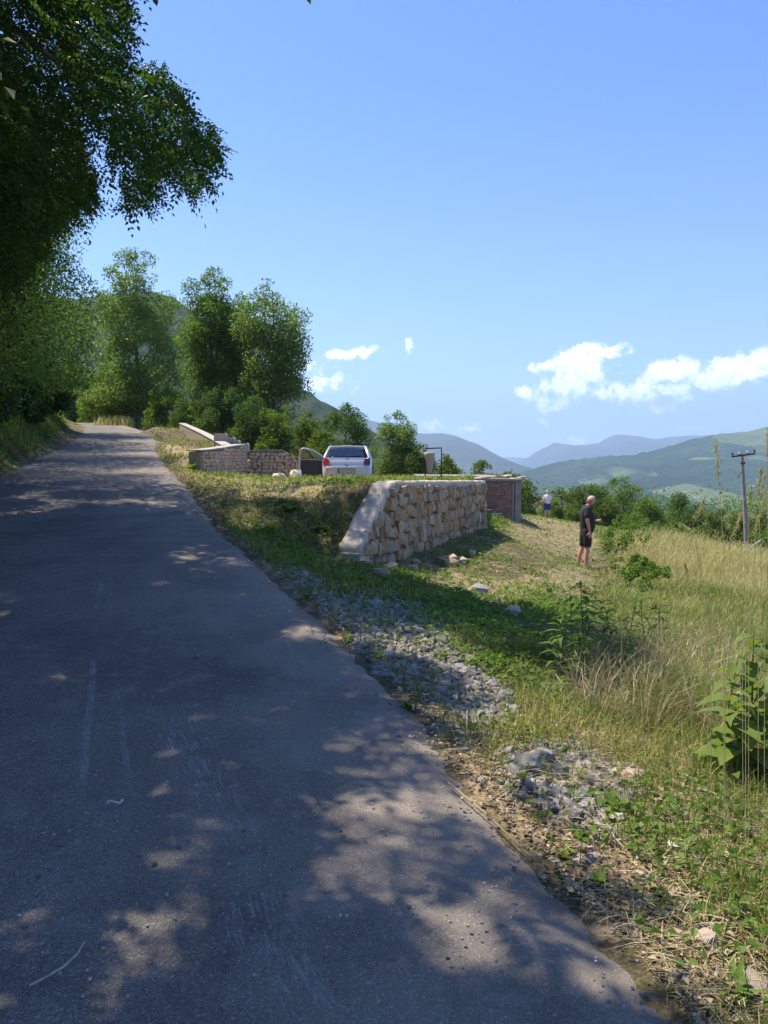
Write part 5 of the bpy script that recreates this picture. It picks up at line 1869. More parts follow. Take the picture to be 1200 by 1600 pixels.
r5 = random.Random(55)
A = in_rubble_points(190, ZONE['rubble'][0], 4.3, 10.5, r5)
for (X, Y, z, px, py) in A:
    o = link("rock", r5.choice(RUBBLE_ROCKS))
    sz = r5.uniform(.05, .10) * (1 if py > 960 else 1.15)
    o.location = (X, Y, z + sz * .08)
    o.scale = (sz * r5.uniform(.9, 1.5), sz * r5.uniform(.8, 1.1), sz * r5.uniform(.55, .85))
    o.rotation_euler = (r5.uniform(-.5, .5), r5.uniform(-.5, .5), r5.uniform(0, 6.3))
    tag(o, "small grey limestone rock in the long rubble strip below the stone wall", "rock", "limestone rocks in the long rubble strip")
Bp = in_rubble_points(70, ZONE['rubble'][1], 3.0, 5.2, r5)
for (X, Y, z, px, py) in Bp:
    o = link("rock", r5.choice(RUBBLE_ROCKS))
    sz = r5.uniform(.04, .08)
    o.location = (X, Y, z + sz * .2)
    o.scale = (sz * r5.uniform(.9, 1.4), sz * r5.uniform(.8, 1.1), sz * r5.uniform(.55, .85))
    o.rotation_euler = (r5.uniform(-.5, .5), r5.uniform(-.5, .5), r5.uniform(0, 6.3))
    tag(o, "small grey rock in the second rubble patch nearer the viewer", "rock", "rocks in the near rubble patch")
items = []
bm = bmesh.new(); bx(bm, (-.5, -.5, -.5), (.5, .5, .5))
for v in bm.verts: v.co += Vector((random.uniform(-.2, .2), random.uniform(-.2, .2), random.uniform(-.1, .1)))
grit_me = bm_mesh('grit', bm)
gy_ = 1.7 * (14 / 1.7) ** rng.uniform(0, 1, 1500); gt = rng.uniform(0, 1, 1500) ** .5
gx_ = roadL(gy_) * (1 - gt) + roadR(gy_) * gt
for x, y in zip(gx_, gy_):
    sz = random.choice((.003, .004, .005, .006, .008))
    items.append(Matrix.Translation((x, y, float(roadZ(y)) + .014 + sz * .2)) @ Matrix.Rotation(random.uniform(0, 6), 4, 'Z') @ Matrix.Diagonal((sz * 1.3, sz, sz * .8, 1)))
tag(link("road_grit", merged_rocks("road_grit", items, [grit_me], M['rubble']), M['rubble']), "fine grit scattered over the asphalt", kind='stuff')
# gravel between, joined
items = []
for poly, n, lo, hi in ((ZONE['rubble'][0], 1500, 4.3, 10.5), (ZONE['rubble'][1], 500, 3.0, 5.2), (ZONE['edge'][0], 220, 1.6, 6)):
    tmp = []
    Y = lo * (hi / lo) ** rng.uniform(0, 1, n * 14); X = rng.uniform(-2.6, 3.4, n * 14); Z = ground(X, Y)
    px, py, f = project(X, Y, Z)
    k = in_poly(px + rng.normal(0, 12, len(px)), py + rng.normal(0, 8, len(px)), poly) & (X > roadR(Y))
    X, Y, Z = X[k][:n], Y[k][:n], Z[k][:n]
    for x, y, z in zip(X, Y, Z):
        sz = random.uniform(.015, .055)
        items.append(Matrix.Translation((x, y, z + sz * .15)) @ Matrix.Rotation(random.uniform(0, 6), 4, Vector((random.random(), random.random(), 1)).normalized()) @ Matrix.Diagonal((sz * 1.2, sz, sz * .7, 1)))
tag(link("gravel", merged_rocks("gravel", items, RUBBLE_ROCKS, M['rubble']), M['rubble']), "grey gravel and chips between the rubble rocks", kind='stuff')

for px, py, sz, ms, lb in [
    (824, 1206, .145, RUBBLE_ROCKS, "biggest grey rock of the near rubble patch, at its upper left"),
    (850, 1190, .115, RUBBLE_ROCKS, "grey rock touching the biggest one's upper right side in the near rubble patch"),
    (872, 1216, .105, RUBBLE_ROCKS, "flat grey rock just right of the biggest rock of the near rubble patch"),
    (985, 1220, .105, WARM_ROCKS, "single tan rock on the straw right of the near rubble patch"),
    (965, 1286, .065, WHITE_ROCKS, "small white rock among green leaves below the near rubble patch"),
    (1062, 1334, .10, WHITE_ROCKS, "whitish lumpy rock lying alone on dry grass at the lower right"),
    (1085, 1342, .05, WHITE_ROCKS, "small white chip beside the whitish lumpy rock"),
    (1101, 1480, .085, WARM_ROCKS, "tan pointed rock beside the lowest leafy weed, lower right"),
    (828, 1237, .08, RUBBLE_ROCKS, "grey rock directly below the biggest rock of the near rubble patch"),
    (875, 1245, .085, RUBBLE_ROCKS, "pale grey rock in the middle of the near rubble patch"),
    (1175, 1555, .09, WARM_ROCKS, "brownish clod like rock at the bottom right corner"),
    (746, 930, .28, RUBBLE_ROCKS, "long low rock half hidden in grass under the stone wall's shadow"),
    (805, 965, .2, WARM_ROCKS, "tan rock showing in the weeds below the man's path"),
]:
    single_rock(px, py, sz, random.choice(ms), lb, name="rock", flat=.75, sink=.22)
for px, py, sz in [(308, 1041, .03)]:
    q = hit(px, py); bm = bmesh.new(); bmesh.ops.create_icosphere(bm, subdivisions=2, radius=sz / 2)
    for v in bm.verts: v.co.z *= 1.1
    o = link("green_walnut", bm_mesh("green_walnut", bm, True), M['walnut']); o.location = (q.x, q.y, roadZ(q.y) + .02)
    tag(o, "small green walnut lying in the middle of the road", "walnut")
peb = [(379, 1329, .018), (381, 1300, .014), (280, 1325, .014), (95, 1321, .022), (241, 1351, .018), (360, 1490, .016), (580, 1512, .022), (352, 1508, .014), (532, 1300, .016), (150, 1206, .012), (88, 1095, .016),
       (316, 1075, .01), (417, 1335, .012), (465, 1346, .012), (60, 1372, .014), (78, 1360, .012), (265, 1185, .01), (545, 1080, .012), (330, 1400, .012), (437, 1378, .012), (40, 1448, .016), (640, 1420, .012), (700, 1500, .012)]
for i, (px, py, sz) in enumerate(peb):
    u, f, z = pix_dir(px, py); Y = 3.0
    for _ in range(12): Y = (float(roadZ(Y)) + .012 - CZ) / (z / f)
    o = link("pebble", random.choice(RUBBLE_ROCKS)); o.location = (u / f * Y, Y, float(roadZ(Y)) + .014 + sz * .3); o.scale = (sz * 1.3, sz, sz * .8); o.rotation_euler = (0, 0, i)
    tag(o, "tiny grey pebble lying on the shaded asphalt", "pebble", "pebbles on the asphalt")


tb = Tubes(); tb.add([road_pt(46, 1550), road_pt(70, 1538), road_pt(100, 1520), road_pt(120, 1501), road_pt(132, 1481)], [.004, .004, .0035, .003, .002], 5)
tag(link("twig", tb.mesh("twig"), M['dead_wood']), "thin curved twig lying on the sunlit fleck at the lower left", "twig")
tb = Tubes(); tb.add([road_pt(167, 1264), road_pt(170, 1258), road_pt(188, 1262), road_pt(191, 1257)], [.008, .005, .005, .007], 6)
tag(link("pale_twig", tb.mesh("pale_twig"), M['bone']), "short pale bone shaped stick lying on the asphalt at the left", "stick")
for k in range(9):
    pts = [((1060, 1050), (1010, 1085), (955, 1110)), ((940, 1290), (960, 1330), (975, 1345)), ((1066, 1303), (1120, 1308), (1190, 1312)), ((1090, 1035), (1040, 1070), (1000, 1090)), ((730, 1125), (728, 1150), (738, 1165)),
           ((1010, 1150), (1080, 1160), (1200, 1165)), ((980, 1130), (930, 1150), (890, 1140)), ((1085, 1085), (1050, 1105), (1020, 1120)), ((700, 1240), (760, 1290), (830, 1360))][k]
    P = [hit(*p) + Vector((0, 0, .05 + (.12 if k in (0, 3, 7) else 0) * (1 - i * .5))) for i, p in enumerate(pts)]
    tb = Tubes(); tb.add(P, [.0045, .004, .002], 5)
    o = link("dry_stalk", tb.mesh("dry_stalk"), M['straw'])
    tag(o, "long dry stalk lying %s" % ["across the brown tangle right of the nettle like clump", "between the low weeds below the near rubble patch", "flat beside the whitish lumpy rock", "over the tangle, starting at the broad leaved plants", "on the lower end of the rubble strip", "under the broad leaved plants at the right", "below the nettle like clump, pointing left", "in the middle of the brown tangle", "along the crumbled road edge"][k], "dry stalk", "dry stalks lying on the verge")

# ------------------------------------------------------------------ weeds with separate leaves
def leaf_shape(name, L, W, curl, jag, mat, n=5):
    """leaf along +x, folded and arched; a dozen quads"""
    V, Q = [], []
    for i in range(n + 1):
        t = i / n
        w = W * .5 * (math.sin(math.pi * min(1, t * 1.06 + .04)) ** .7) * (1 + (jag if i % 2 else -jag))
        if i == n: w = .002
        x = L * t; z = -curl * L * t * t + .10 * L * t
        V += [(x, -w, z + w * .35), (x, 0, z), (x, w, z + w * .35)]
    for i in range(n):
        a = i * 3
        Q += [(a, a + 1, a + 4, a + 3), (a + 1, a + 2, a + 5, a + 4)]
    me = np_mesh(name, np.array(V), np.array(Q), True)
    me.materials.append(mat)
    return me


LV = {'lance': leaf_shape("leaf", 1, .26, .35, .12, M['leaf_mid'], 6), 'lance_bright': leaf_shape("leaf", 1, .24, .5, .12, M['leaf_weed'], 6), 'oval': leaf_shape("leaf", 1, .55, .35, .06, M['leaf_weed'], 5),
      'broad': leaf_shape("leaf", 1, .72, .38, .08, M['leaf_big'], 6), 'broad_dark': leaf_shape("leaf", 1, .56, .75, .12, M['leaf_big'], 7)}


def weed(px, py, h, nl, ll, kind, label, style, cat="plant", name="leafy_weed", lean=(0, 0), group=None, seed=0):
    r = random.Random(seed + px)
    q = hit(px, py)
    root = empty(name, (q.x, q.y, q.z - .01), r.uniform(0, 6), label, cat, group)
    if style == 'rosette':
        for i in range(nl):
            o = link("leaf", LV[kind], None, root)
            o.location = (r.uniform(-.01, .01), r.uniform(-.01, .01), .01)
            s = ll * r.uniform(.6, 1.15)
            o.scale = (s, s * r.uniform(.8, 1.1), s)
            o.rotation_euler = (r.uniform(-.3, .3), -r.uniform(.35, 1.15), i * 2.4 + r.uniform(-.3, .3))
    else:
        top = Vector((lean[0] * h, lean[1] * h, h))
        tb = Tubes(); m1 = top * .5 + Vector((r.uniform(-.03, .03), r.uniform(-.03, .03), 0))
        tb.add([(0, 0, -.03), m1, top], [.0045 * h / .6, .0035 * h / .6, .0015], 6)
        link("stem", tb.mesh("stem"), LV[kind].materials[0], root)
        for i in range(nl):
            t = .12 + .88 * (i / nl) ** .85
            c = (m1 * (t / .5) if t < .5 else m1.lerp(top, (t - .5) / .5))
            o = link("leaf", LV[kind], None, root)
            o.location = c
            s = ll * (1.15 - .65 * t) * r.uniform(.8, 1.2) if style == 'stem' else ll * r.uniform(.75, 1.2)
            o.scale = (s, s, s)
            o.rotation_euler = (r.uniform(-.3, .3), r.uniform(-.55, .25), i * 2.3 + r.uniform(-.4, .4))
    return root


GN = "tall nettle like weeds in the middle of the verge"
for i, (px, py, h, lb) in enumerate([
    (872, 1060, .50, "left outermost tall weed of the nettle like clump"), (893, 1050, .66, "tall weed second from the left in the nettle like clump, bright drooping tip"), (912, 1045, .74, "tallest weed of the nettle like clump, with a dark stem"),
    (934, 1058, .52, "shorter weed in the front of the nettle like clump"), (955, 1040, .55, "middle weed of the nettle like clump"), (985, 1035, .62, "narrow leaved weed right of the clump's middle"),
    (1012, 1030, .80, "tall narrow weed with dark curled leaves, right part of the clump"), (1035, 1032, .66, "right outermost tall weed of the nettle like clump"), (905, 1075, .4, "low weed at the foot of the nettle like clump"), (965, 1065, .42, "low bushy weed under the middle of the nettle like clump"),
    (920, 1020, .6, "weed standing behind the tallest one of the nettle like clump"), (860, 1030, .42, "small weed behind the clump's left end")]):
    weed(px, py, h, 30, .18, 'lance' if i % 3 else 'lance_bright', lb, 'stem', name="tall_weed", lean=(random.uniform(-.15, .15), random.uniform(-.1, .1)), group=GN, seed=i)
GBW = "broad leaved plants at the right frame edge"
weed(1128, 1200, .62, 16, 0.20, 'broad_dark', "tall broad leaved plant leaning left near the right frame edge", 'stem', name="broad_leaved_plant", lean=(-.12, 0), group=GBW, seed=2)
weed(1175, 1195, .80, 21, 0.21, 'broad_dark', "tallest broad leaved plant at the right frame edge", 'stem', name="broad_leaved_plant", lean=(.10, .06), group=GBW, seed=3)
weed(1150, 1215, .45, 10, 0.18, 'broad', "medium broad leaved plant between the two tall ones at the right edge", 'stem', name="broad_leaved_plant", group=GBW, seed=4)
weed(1215, 1220, .7, 18, 0.21, 'broad_dark', "broad leaved plant just past the right frame edge", 'stem', name="broad_leaved_plant", group=GBW, seed=9)
weed(1160, 1215, .28, 9, 0.20, 'broad', "bright yellow green plant with five wide leaves at the right edge", 'umbrella', name="wide_leaved_plant", seed=5)
weed(1100, 1100, .3, 7, .12, 'broad', "pale leaved plant in the tangled grass left of the broad leaved ones", 'stem', name="broad_leaved_plant", seed=6)
GRW = "low leafy weeds on the verge"
for i, (px, py, nl, ll, k, lb) in enumerate([
    (603, 940, 12, .24, 'lance_bright', "bright dock like rosette above the long rubble strip"), (955, 1268, 9, .15, 'oval', "bright rosette at the right end of the near rubble patch"), (948, 1258, 5, .17, 'lance_bright', "upright leaves beside the near rubble patch"),
    (1000, 1308, 12, .11, 'oval', "leafy clump below the small white rock"), (1022, 1296, 7, .10, 'oval', "small leafy weed right of the clump below the white rock"), (935, 1385, 14, .12, 'oval', "big bright weed at the road edge, lower right"),
    (945, 1405, 9, .12, 'lance_bright', "weed touching the underside of the big bright one"), (1030, 1400, 12, .10, 'oval', "small leafed weed right of the big bright one"), (880, 1345, 7, .10, 'broad', "two leafed green weed left of the big bright one"),
    (1150, 1560, 9, .17, 'lance_bright', "tall bright lettuce like weed at the bottom right"), (1140, 1500, 6, .10, 'oval', "weed above the lettuce like one at the bottom right"), (700, 1158, 6, .10, 'lance_bright', "small bright sprout at the road edge by the rubble strip"),
    (985, 1432, 8, .09, 'broad', "dark green weed at the crumbled road edge"), (1010, 1470, 6, .08, 'oval', "tiny weed under the dark green one at the road edge"), (1080, 1405, 7, .09, 'oval', "weed in short grass above the tan pointed rock"),
    (905, 1310, 9, .10, 'oval', "weed just below the near rubble patch"), (860, 1320, 6, .07, 'oval', "tiny weed at the road edge under the near rubble patch"), (1120, 1260, 9, .12, 'oval', "weed under the wide leaved plant"),
    (1185, 1240, 9, .14, 'broad', "weed at the right frame edge below the broad leaved plants"), (650, 1095, 10, .14, 'lance', "dark weed on the road side of the long rubble strip"), (590, 1030, 9, .16, 'lance', "dark weed midway along the rubble strip's road side"),
    (540, 1005, 9, .15, 'lance', "dark weed near the upper end of the rubble strip"), (640, 1110, 9, .13, 'oval', "low leafy weed by the lower end of the rubble strip"), (480, 935, 9, .2, 'lance_bright', "grassy weed at the road edge under the bank"),
    (690, 1030, 14, .16, 'lance_bright', "green tuft like weed growing in the rubble strip"), (735, 1040, 12, .16, 'lance_bright', "second green tuft like weed, right of the one in the rubble"), (775, 1040, 10, .15, 'lance_bright', "green weed at the right end of the rubble strip tufts"),
    (640, 905, 12, .22, 'oval', "leafy weed under the stone wall's near foot"), (700, 900, 10, .2, 'oval', "leafy weed beside the red soil under the wall"), (560, 900, 10, .2, 'broad_dark', "dark weed below the wall's sloping end"),
    (450, 800, 12, .3, 'oval', "leafy weed on the bank between road and wall"), (500, 830, 12, .28, 'broad_dark', "dark leafy weed on the shaded bank"), (420, 830, 12, .26, 'broad_dark', "dark leafy weed low on the shaded bank by the road"),
    (530, 880, 10, .24, 'broad_dark', "dark weed left of the wall's end block"), (470, 870, 12, .24, 'oval', "weed at the shaded foot of the bank"), (1105, 1585, 7, .08, 'oval', "weed at the very bottom right beside the road"),
    (1060, 1560, 7, .07, 'broad', "small round leafed weed at the bottom road edge"), (1180, 1440, 8, .09, 'oval', "weed in short grass at the right frame edge"), (835, 1000, 12, .2, 'oval', "leafy weed left of the nettle like clump"),
    (800, 985, 12, .2, 'broad_dark', "dark weed in the shade left of the nettle like clump"), (760, 960, 12, .2, 'oval', "leafy weed on the slope above the rubble strip"), (300, 735, 10, .4, 'oval', "weed at the road edge by the curved wall")]):
    weed(px, py, .1, int(nl * 1.5), ll * .62, k, lb, 'rosette', name="low_weed", group=GRW, seed=i)

# bushy blue green weeds by the man, the field edge
for i, (px, py, h, lb) in enumerate([(972, 862, .85, "bushy tall weed clump right of the bald man's hand"), (985, 905, .6, "bushy green weed patch in the middle of the tall grass"), (1010, 925, .6, "green weed patch at the near side of the golden field"), (1000, 846, .7, "weed clump at the left end of the golden grass")]):
    q = hit(px, py)
    tree("weed_clump", lb, "weed clump", tuple(q), h, [(0, .8 * h), (.5, .9 * h), (1, .4 * h)], 1700, .06, M['leaf_weed'], M['leaf_bush'], None, px, 22, .006, .22, None, low=0, limbs=6)

# tall grass stalks rising in front of the valley
GS = "tall seeding grass stalks near the viewer"
stalks = [((1118, 688), (1127, 800), (1131, 1000), 3.0, 60, "tallest grass stalk, its seed head in front of the far hill left of the pole"),
          ((1100, 780), (1082, 822), (1110, 1000), 3.3, 36, "grass stalk with a seed head leaning left of the pole"), ((1060, 818), (1085, 835), (1105, 1000), 3.4, 30, "grass stalk drooping left over the bushes"),
          ((1158, 803), (1140, 850), (1132, 1040), 3.2, 42, "grass stalk with a seed head just left of the pole's foot"), ((1199, 768), (1180, 830), (1165, 1020), 3.0, 70, "golden grass stalk leaning right beside the pole"),
          ((1190, 730), (1181, 785), (1170, 1000), 3.1, 46, "grass stalk crossing right behind the pole's middle"), ((1196, 740), (1186, 790), (1185, 1000), 3.2, 40, "grass stalk nearest the right frame edge"),
          ((1174, 758), (1170, 810), (1160, 1010), 3.4, 32, "short headed grass stalk close to the pole"), ((1200, 672), (1199, 740), (1195, 1000), 3.1, 40, "grass stalk cut by the right frame edge"),
          ((1070, 880), (1078, 920), (1080, 1020), 3.6, 20, "thin stalk rising over the tall grass"), ((965, 880), (968, 930), (970, 1040), 4.2, 16, "thin brown stalk over the tall grass, left part")]
for i, (a, b, c, Y, hl, lb) in enumerate(stalks):
    A_, B_, C_ = at(*a, Y), at(*b, Y + .05), at(*c, Y - .05)
    D_ = Vector((C_.x + .03, C_.y, gz(C_.x + .03, C_.y) - .02))
    root = empty("grass_stalk", D_, 0, lb, "grass stalk", GS)
    tb = Tubes(); tb.add([Vector((0, 0, 0)), C_ - D_, (C_ + B_) / 2 - D_ + Vector((.01, 0, 0)), B_ - D_, A_ - D_], [.0016, .0015, .0013, .0011, .0007], 5)
    link("stem", tb.mesh("stem"), M['seed_head'], root)
    n = 90
    t = rng.uniform(0, 1, n); ln = hl / F * Y
    dr = (B_ - A_).normalized()
    P = np.array([list(A_ - D_ + dr * (ln * q)) for q in t]) + rng.normal(0, .0045, (n, 3))
    me = leaves_mesh("seed_head", P, np.tile(-np.array(dr), (n, 1)) + rng.normal(0, .35, (n, 3)), rng.normal(0, 1, (n, 3)), rng.uniform(.010, .022, n), np.full(n, .0045))
    link("seed_head", me, M['seed_head'], root)

# ------------------------------------------------------------------ people
def skin_mesh(name, verts, edges, radii, mat, parent, root=0, sub=2):
    me = bpy.data.meshes.new(name)
    me.from_pydata([tuple(v) for v in verts], edges, [])
    o = bpy.data.objects.new(name, me)
    COL.objects.link(o)
    m = o.modifiers.new('skin', 'SKIN'); m.use_smooth_shade = True
    for i, d in enumerate(me.skin_vertices[0].data):
        d.radius = radii[i] if hasattr(radii[i], '__len__') else (radii[i], radii[i])
        d.use_root = (i == root)
    s = o.modifiers.new('sub', 'SUBSURF'); s.levels = sub; s.render_levels = sub
    bpy.context.view_layer.update()
    dg = bpy.context.evaluated_depsgraph_get()
    nm = bpy.data.meshes.new_from_object(o.evaluated_get(dg))
    bpy.data.objects.remove(o)
    nm.name = name
    return nm


def head_bm(bm, centre, fwd, tilt, s=1.0, hair=None):
    """face looking along fwd (angle about z), tilted down by tilt"""
    r = bmesh.ops.create_uvsphere(bm, u_segments=24, v_segments=18, radius=1)
    vs = r['verts']
    for v in vs:
        x, y, z = v.co
        X = x * .098; Y_ = y * .076; Z = z * .118
        if x > 0 and z < -.1: X -= .010 * (-z)                       # jaw recedes a little
        if z < 0: Y_ *= 1 + .28 * z; X *= 1 + .10 * z
        if x > .8 and abs(y) < .25 and -.35 < z < .12: X += .020 * (1 - abs(y) / .25) * (1 - abs(z + .15) / .3)   # nose
        if x > .75 and .12 < abs(y) < .5 and .02 < z < .22: X -= .008                                            # eye sockets
        if x > .7 and .22 < z < .36: X += .004
        if x > .8 and abs(y) < .32 and -.56 < z < -.42: X += .005                                                # lips
        if abs(y) > .93 and abs(z + .05) < .28 and abs(x) < .3: Y_ += math.copysign(.012, y)                     # ears
        v.co = (X, Y_, Z)
    Mx = Matrix.Translation(centre) @ Matrix.Rotation(fwd, 4, 'Z') @ Matrix.Rotation(tilt, 4, 'Y') @ Matrix.Scale(s, 4)
    bmesh.ops.transform(bm, matrix=Mx, verts=vs)


def hand_bm(bm, wrist, d, nrm, s=1.0, curl=.5, thumb=1):
    """palm and five bent fingers; d = direction of the hand, nrm = back of the hand"""
    d = Vector(d).normalized(); nrm = Vector(nrm).normalized(); sd = d.cross(nrm).normalized() * thumb
    nrm = sd.cross(d).normalized() * thumb
    tb = Tubes()
    tb.add([Vector(wrist) - d * .01, Vector(wrist) + d * .03 * s, Vector(wrist) + d * .085 * s], [.026 * s, .036 * s, .034 * s], 10)
    for k, ln in enumerate((.072, .082, .076, .06)):
        b = Vector(wrist) + d * .08 * s + sd * (.027 - .018 * k) * s
        a1 = curl * .8; a2 = curl * 1.9
        d1 = d * math.cos(a1) - nrm * math.sin(a1); d2 = d * math.cos(a2) - nrm * math.sin(a2)
        tb.add([b, b + d1 * ln * .5 * s, b + d1 * ln * .5 * s + d2 * ln * .5 * s], [.0095 * s, .009 * s, .0065 * s], 6)
    b = Vector(wrist) + d * .03 * s + sd * .03 * s
    t1 = (sd * .75 + d * .6 - nrm * .3).normalized(); t2 = (sd * .25 + d * .8 - nrm * .5).normalized()
    tb.add([b, b + t1 * .04 * s, b + t1 * .04 * s + t2 * .03 * s], [.012 * s, .011 * s, .008 * s], 6)
    me = tb.mesh("h"); bm.from_mesh(me); bpy.data.meshes.remove(me)


def person_bald():
    q = hit(915, 889)
    root = empty("person", q, R(4), "bald man in black t-shirt and shorts standing on the slope with bowed head", "person")
    # x forward (to the right in the photo), y left (away), z up
    pel = (0, 0, .93)
    V = [pel, (.02, 0, 1.10), (.005, 0, 1.27), (-.02, 0, 1.41), (.01, 0, 1.49), (.05, 0, 1.54),
         (-.03, -.17, 1.42), (-.07, -.235, 1.20), (-.05, -.25, 1.12), (.0, -.245, .90),          # near (right) arm hanging
         (.0, .17, 1.42), (.06, .22, 1.20), (.08, .21, 1.13), (.30, .12, 1.13),                   # far (left) arm raised forward
         (-.01, -.09, .86), (.01, -.10, .52), (-.015, -.10, .30), (-.03, -.10, .08), (.09, -.11, .035),
         (-.01, .09, .86), (-.05, .10, .52), (-.12, .10, .30), (-.15, .10, .08), (-.04, .11, .035)]
    E = [(0, 1), (1, 2), (2, 3), (3, 4), (4, 5), (3, 6), (6, 7), (7, 8), (8, 9), (3, 10), (10, 11), (11, 12), (12, 13), (0, 14), (14, 15), (15, 16), (16, 17), (17, 18), (0, 19), (19, 20), (20, 21), (21, 22), (22, 23)]
    Rr = [.13, .145, .15, .11, .058, .055, .062, .05, .045, .027, .062, .05, .045, .027, .085, .058, .055, .036, .03, .085, .058, .055, .036, .03]
    bm = bmesh.new()
    me = skin_mesh("body", V, E, Rr, None, None); bm.from_mesh(me)
    head_bm(bm, (.10, 0, 1.625), 0, R(30))
    hand_bm(bm, (.0, -.245, .90), (.12, .02, -1), (0, -1, 0), 1.05, .45, 1)
    hand_bm(bm, (.30, .12, 1.13), (1, -.25, .12), (0, .2, 1), 1.05, .9, -1)
    link("body", bm_mesh("body", bm, True), M['skin'], root)
    # paler pinkish shell over back and crown
    bm = bmesh.new(); r = bmesh.ops.create_uvsphere(bm, u_segments=20, v_segments=14, radius=1)
    dele = [v for v in bm.verts if v.co.z < -.15 + max(0, v.co.x) * 1.1 + (0 if v.co.x < .2 else .1)]
    bmesh.ops.delete(bm, geom=dele, context='VERTS')
    for v in bm.verts: v.co = Vector((v.co.x * .101, v.co.y * .079, v.co.z * .121))
    bmesh.ops.transform(bm, matrix=Matrix.Translation((.10, 0, 1.625)) @ Matrix.Rotation(R(30), 4, 'Y'), verts=bm.verts)
    link("head_shell", bm_mesh("head_shell", bm, True), M['pale_head'], root)
    T = [(0.01, 0, .80), (.04, 0, 1.08), (.01, 0, 1.27), (-.02, 0, 1.415), (.005, 0, 1.50), (-.03, -.175, 1.42), (-.072, -.235, 1.20), (0, .175, 1.42), (.06, .225, 1.20)]
    me = skin_mesh("t_shirt", T, [(0, 1), (1, 2), (2, 3), (3, 4), (3, 5), (5, 6), (3, 7), (7, 8)], [.17, .20, .185, .135, .075, .09, .085, .09, .085], None, None)
    link("t_shirt", me, M['black_cloth'], root)
    me = skin_mesh("shorts", [(0, 0, 1.06), (0, 0, .92), (-.01, -.095, .82), (.01, -.10, .50), (-.01, .095, .82), (-.05, .10, .50)], [(0, 1), (1, 2), (2, 3), (1, 4), (4, 5)], [.15, .155, .115, .095, .115, .095], None, None)
    link("shorts", me, M['black_cloth'], root)
    bm = bmesh.new(); bmesh.ops.create_uvsphere(bm, u_segments=10, v_segments=8, radius=.06)
    for v in bm.verts: v.co = Vector((.125 + v.co.x * .5, -.09 + v.co.y * .7, 1.33 + v.co.z))
    link("red_print", bm_mesh("red_print", bm, True), M['red_print'], root)
    for (x, y) in ((.03, -.105), (-.10, .105)):
        bm = bmesh.new(); bx(bm, (x - .10, y - .05, .0), (x + .15, y + .05, .025), .012)
        bx(bm, (x + .02, y - .055, .02), (x + .07, y + .055, .075), .015)
        link("sandal", bm_mesh("sandal", bm), M['brown_leather'], root)
    # what he holds up: a slim stem
    p = Matrix.Rotation(R(4), 4, 'Z') @ Vector((.37, .09, 1.13)) + q
    tb = Tubes(); tb.add([p + Vector((.02, 0, -.12)), p + Vector((-.03, 0, .06)), p + Vector((-.14, 0, .28)), p + Vector((-.21, 0, .40))], [.006, .006, .005, .003], 5)
    tag(link("picked_stem", tb.mesh("picked_stem"), M['seed_head']), "slim pale grass stem held in the bald man's raised hand", "stem")


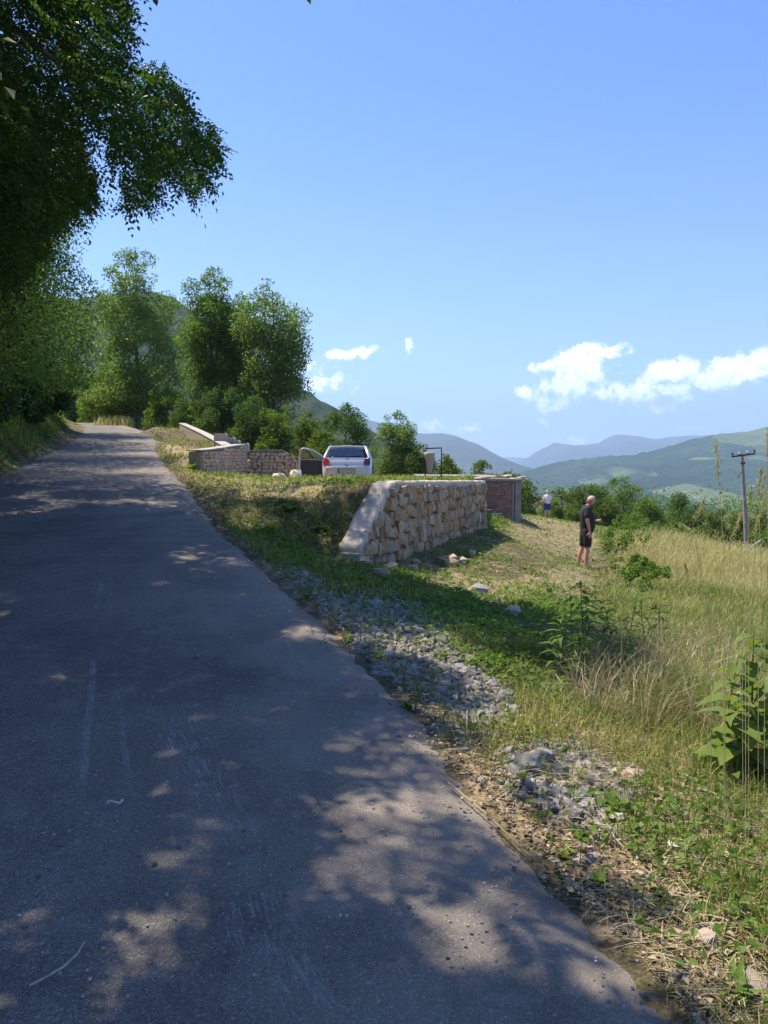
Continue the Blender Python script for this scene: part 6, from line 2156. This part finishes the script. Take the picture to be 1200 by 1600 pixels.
def person_white():
    Y = 47.0
    p = at(855, 811, Y)
    g = gz(p.x, Y)
    root = empty("person", (p.x, Y, g), R(90), "person seen from behind in white t-shirt and blue shorts by the far bushes", "person")
    f = (at(855, 766, Y).z - g) / 1.78
    root.scale = (f, f, f)
    V = [(0, 0, .93), (0, 0, 1.10), (0, 0, 1.27), (0, 0, 1.41), (.01, 0, 1.50), (.03, 0, 1.57),
         (0, -.18, 1.42), (-.04, -.25, 1.18), (.10, -.24, 1.02), (0, .18, 1.42), (-.02, .28, 1.18), (.16, .34, 1.06),
         (0, -.10, .86), (.02, -.12, .50), (0, -.12, .28), (-.02, -.12, .08), (.10, -.13, .035), (0, .10, .86), (.02, .12, .50), (.0, .12, .28), (-.02, .12, .08), (.10, .13, .035)]
    E = [(0, 1), (1, 2), (2, 3), (3, 4), (4, 5), (3, 6), (6, 7), (7, 8), (3, 9), (9, 10), (10, 11), (0, 12), (12, 13), (13, 14), (14, 15), (15, 16), (0, 17), (17, 18), (18, 19), (19, 20), (20, 21)]
    Rr = [.13, .13, .14, .11, .058, .055, .062, .048, .027, .062, .048, .027, .085, .058, .055, .036, .03, .085, .058, .055, .036, .03]
    bm = bmesh.new()
    me = skin_mesh("body", V, E, Rr, None, None); bm.from_mesh(me)
    head_bm(bm, (.05, 0, 1.655), 0, R(12))
    hand_bm(bm, (.10, -.24, 1.02), (1, .2, -.2), (0, 0, 1), 1, .6, -1)
    hand_bm(bm, (.16, .34, 1.06), (1, -.1, -.1), (0, 0, 1), 1, .6, 1)
    link("body", bm_mesh("body", bm, True), M['skin_pale'], root)
    me = skin_mesh("t_shirt", [(0, 0, .82), (0, 0, 1.08), (0, 0, 1.27), (0, 0, 1.415), (0, 0, 1.50), (0, -.185, 1.42), (-.04, -.25, 1.18), (0, .185, 1.42), (-.02, .28, 1.18)], [(0, 1), (1, 2), (2, 3), (3, 4), (3, 5), (5, 6), (3, 7), (7, 8)],
                   [.16, .165, .175, .135, .075, .09, .085, .09, .085], None, None)
    link("t_shirt", me, M['white_cloth'], root)
    me = skin_mesh("shorts", [(0, 0, 1.04), (0, 0, .90), (0, -.10, .80), (.01, -.12, .50), (0, .10, .80), (.01, .12, .50)], [(0, 1), (1, 2), (2, 3), (1, 4), (4, 5)], [.16, .165, .13, .11, .13, .11], None, None)
    link("shorts", me, M['blue_cloth'], root)
    bm = bmesh.new(); bmesh.ops.create_uvsphere(bm, u_segments=16, v_segments=10, radius=.108)
    bmesh.ops.delete(bm, geom=[v for v in bm.verts if v.co.z < .0], context='VERTS')
    for v in bm.verts: v.co = v.co + Vector((.05, 0, 1.67))
    link("sun_cap", bm_mesh("sun_cap", bm, True), M['canvas'], root)
    for y in (-.125, .125):
        bm = bmesh.new(); bx(bm, (-.07, y - .05, 0), (.18, y + .05, .07), .02); link("shoe", bm_mesh("shoe", bm), M['brown_leather'], root)
    # basket held at the left hip
    bm = bmesh.new()
    prism(bm, [(-.17, -.10), (.17, -.10), (.21, .10), (-.21, .10)], -.14, .14, 'y')
    bmesh.ops.bevel(bm, geom=bm.edges[:], offset=.015, segments=1)
    top_ = [f_ for f_ in bm.faces if f_.calc_center_median().z > .095]
    bmesh.ops.inset_region(bm, faces=top_, thickness=.02)
    for f_ in top_:
        for v in f_.verts: v.co.z -= .07
    b = at(843, 787, Y + .15)
    o = link("wicker_basket", bm_mesh("wicker_basket", bm), M['wicker']); o.location = b
    tag(o, "small brown basket held at the side of the white shirted person", "basket")


person_bald()
person_white()

# ------------------------------------------------------------------ houses on the far hill
XX, YY, ZZ = HILLS['farmland_hill']
hpx, hpy, hf = project(XX, YY, ZZ)
hs = [(1035, 768, 14, "white house nearest the dark pointed tree on the far hill"), (1052, 776, 16, "white house above the thicket on the far hill"), (1068, 772, 13, "pale house in the middle of the far village"), (1087, 780, 15, "pale house at the foot of the far village"),
      (1122, 771, 18, "long pale farm building left of the pole on the far hill"), (1130, 768, 13, "smaller pale house beside the long farm building"), (1175, 763, 16, "white house seen right of the pole on the far hill"), (1045, 762, 11, "highest small house of the far village"), (1020, 772, 12, "house at the left end of the far village")]
for (px, py, sz, lb) in hs:
    d = (hpx - px) ** 2 + (hpy - py) ** 2 + (YY > 2950) * 1e6
    i = np.unravel_index(np.argmin(d), d.shape)
    x, y, z = XX[i], YY[i], ZZ[i]
    root = empty("village_house", (x, y, z - 1), random.uniform(-.6, .6), lb, "house", "houses of the far village")
    sz *= .62; w_ = sz * .6; d_ = sz * .4; h_ = sz * .42
    bm = bmesh.new(); bx(bm, (-w_, -d_, -4), (w_, d_, h_)); link("wall", bm_mesh("wall", bm), M['house_wall'], root)
    bm = bmesh.new(); prism(bm, [(-d_ * 1.15, h_), (d_ * 1.15, h_), (0, h_ * 1.75)], -w_ * 1.08, w_ * 1.08, 'x'); link("roof", bm_mesh("roof", bm), M['house_roof'], root)
    for k in (-.5, .0, .5):
        bm = bmesh.new(); bx(bm, (w_ * k - .6, -d_ - .06, h_ * .45), (w_ * k + .6, -d_ + .1, h_ * .75)); link("window", bm_mesh("window", bm), M['dark_pane'], root)
print('tris', sum(sum(max(len(p.vertices) - 2, 1) for p in m.polygons) if len(m.polygons) < 2000 else len(m.loops) - 2 * len(m.polygons) for m in bpy.data.meshes))
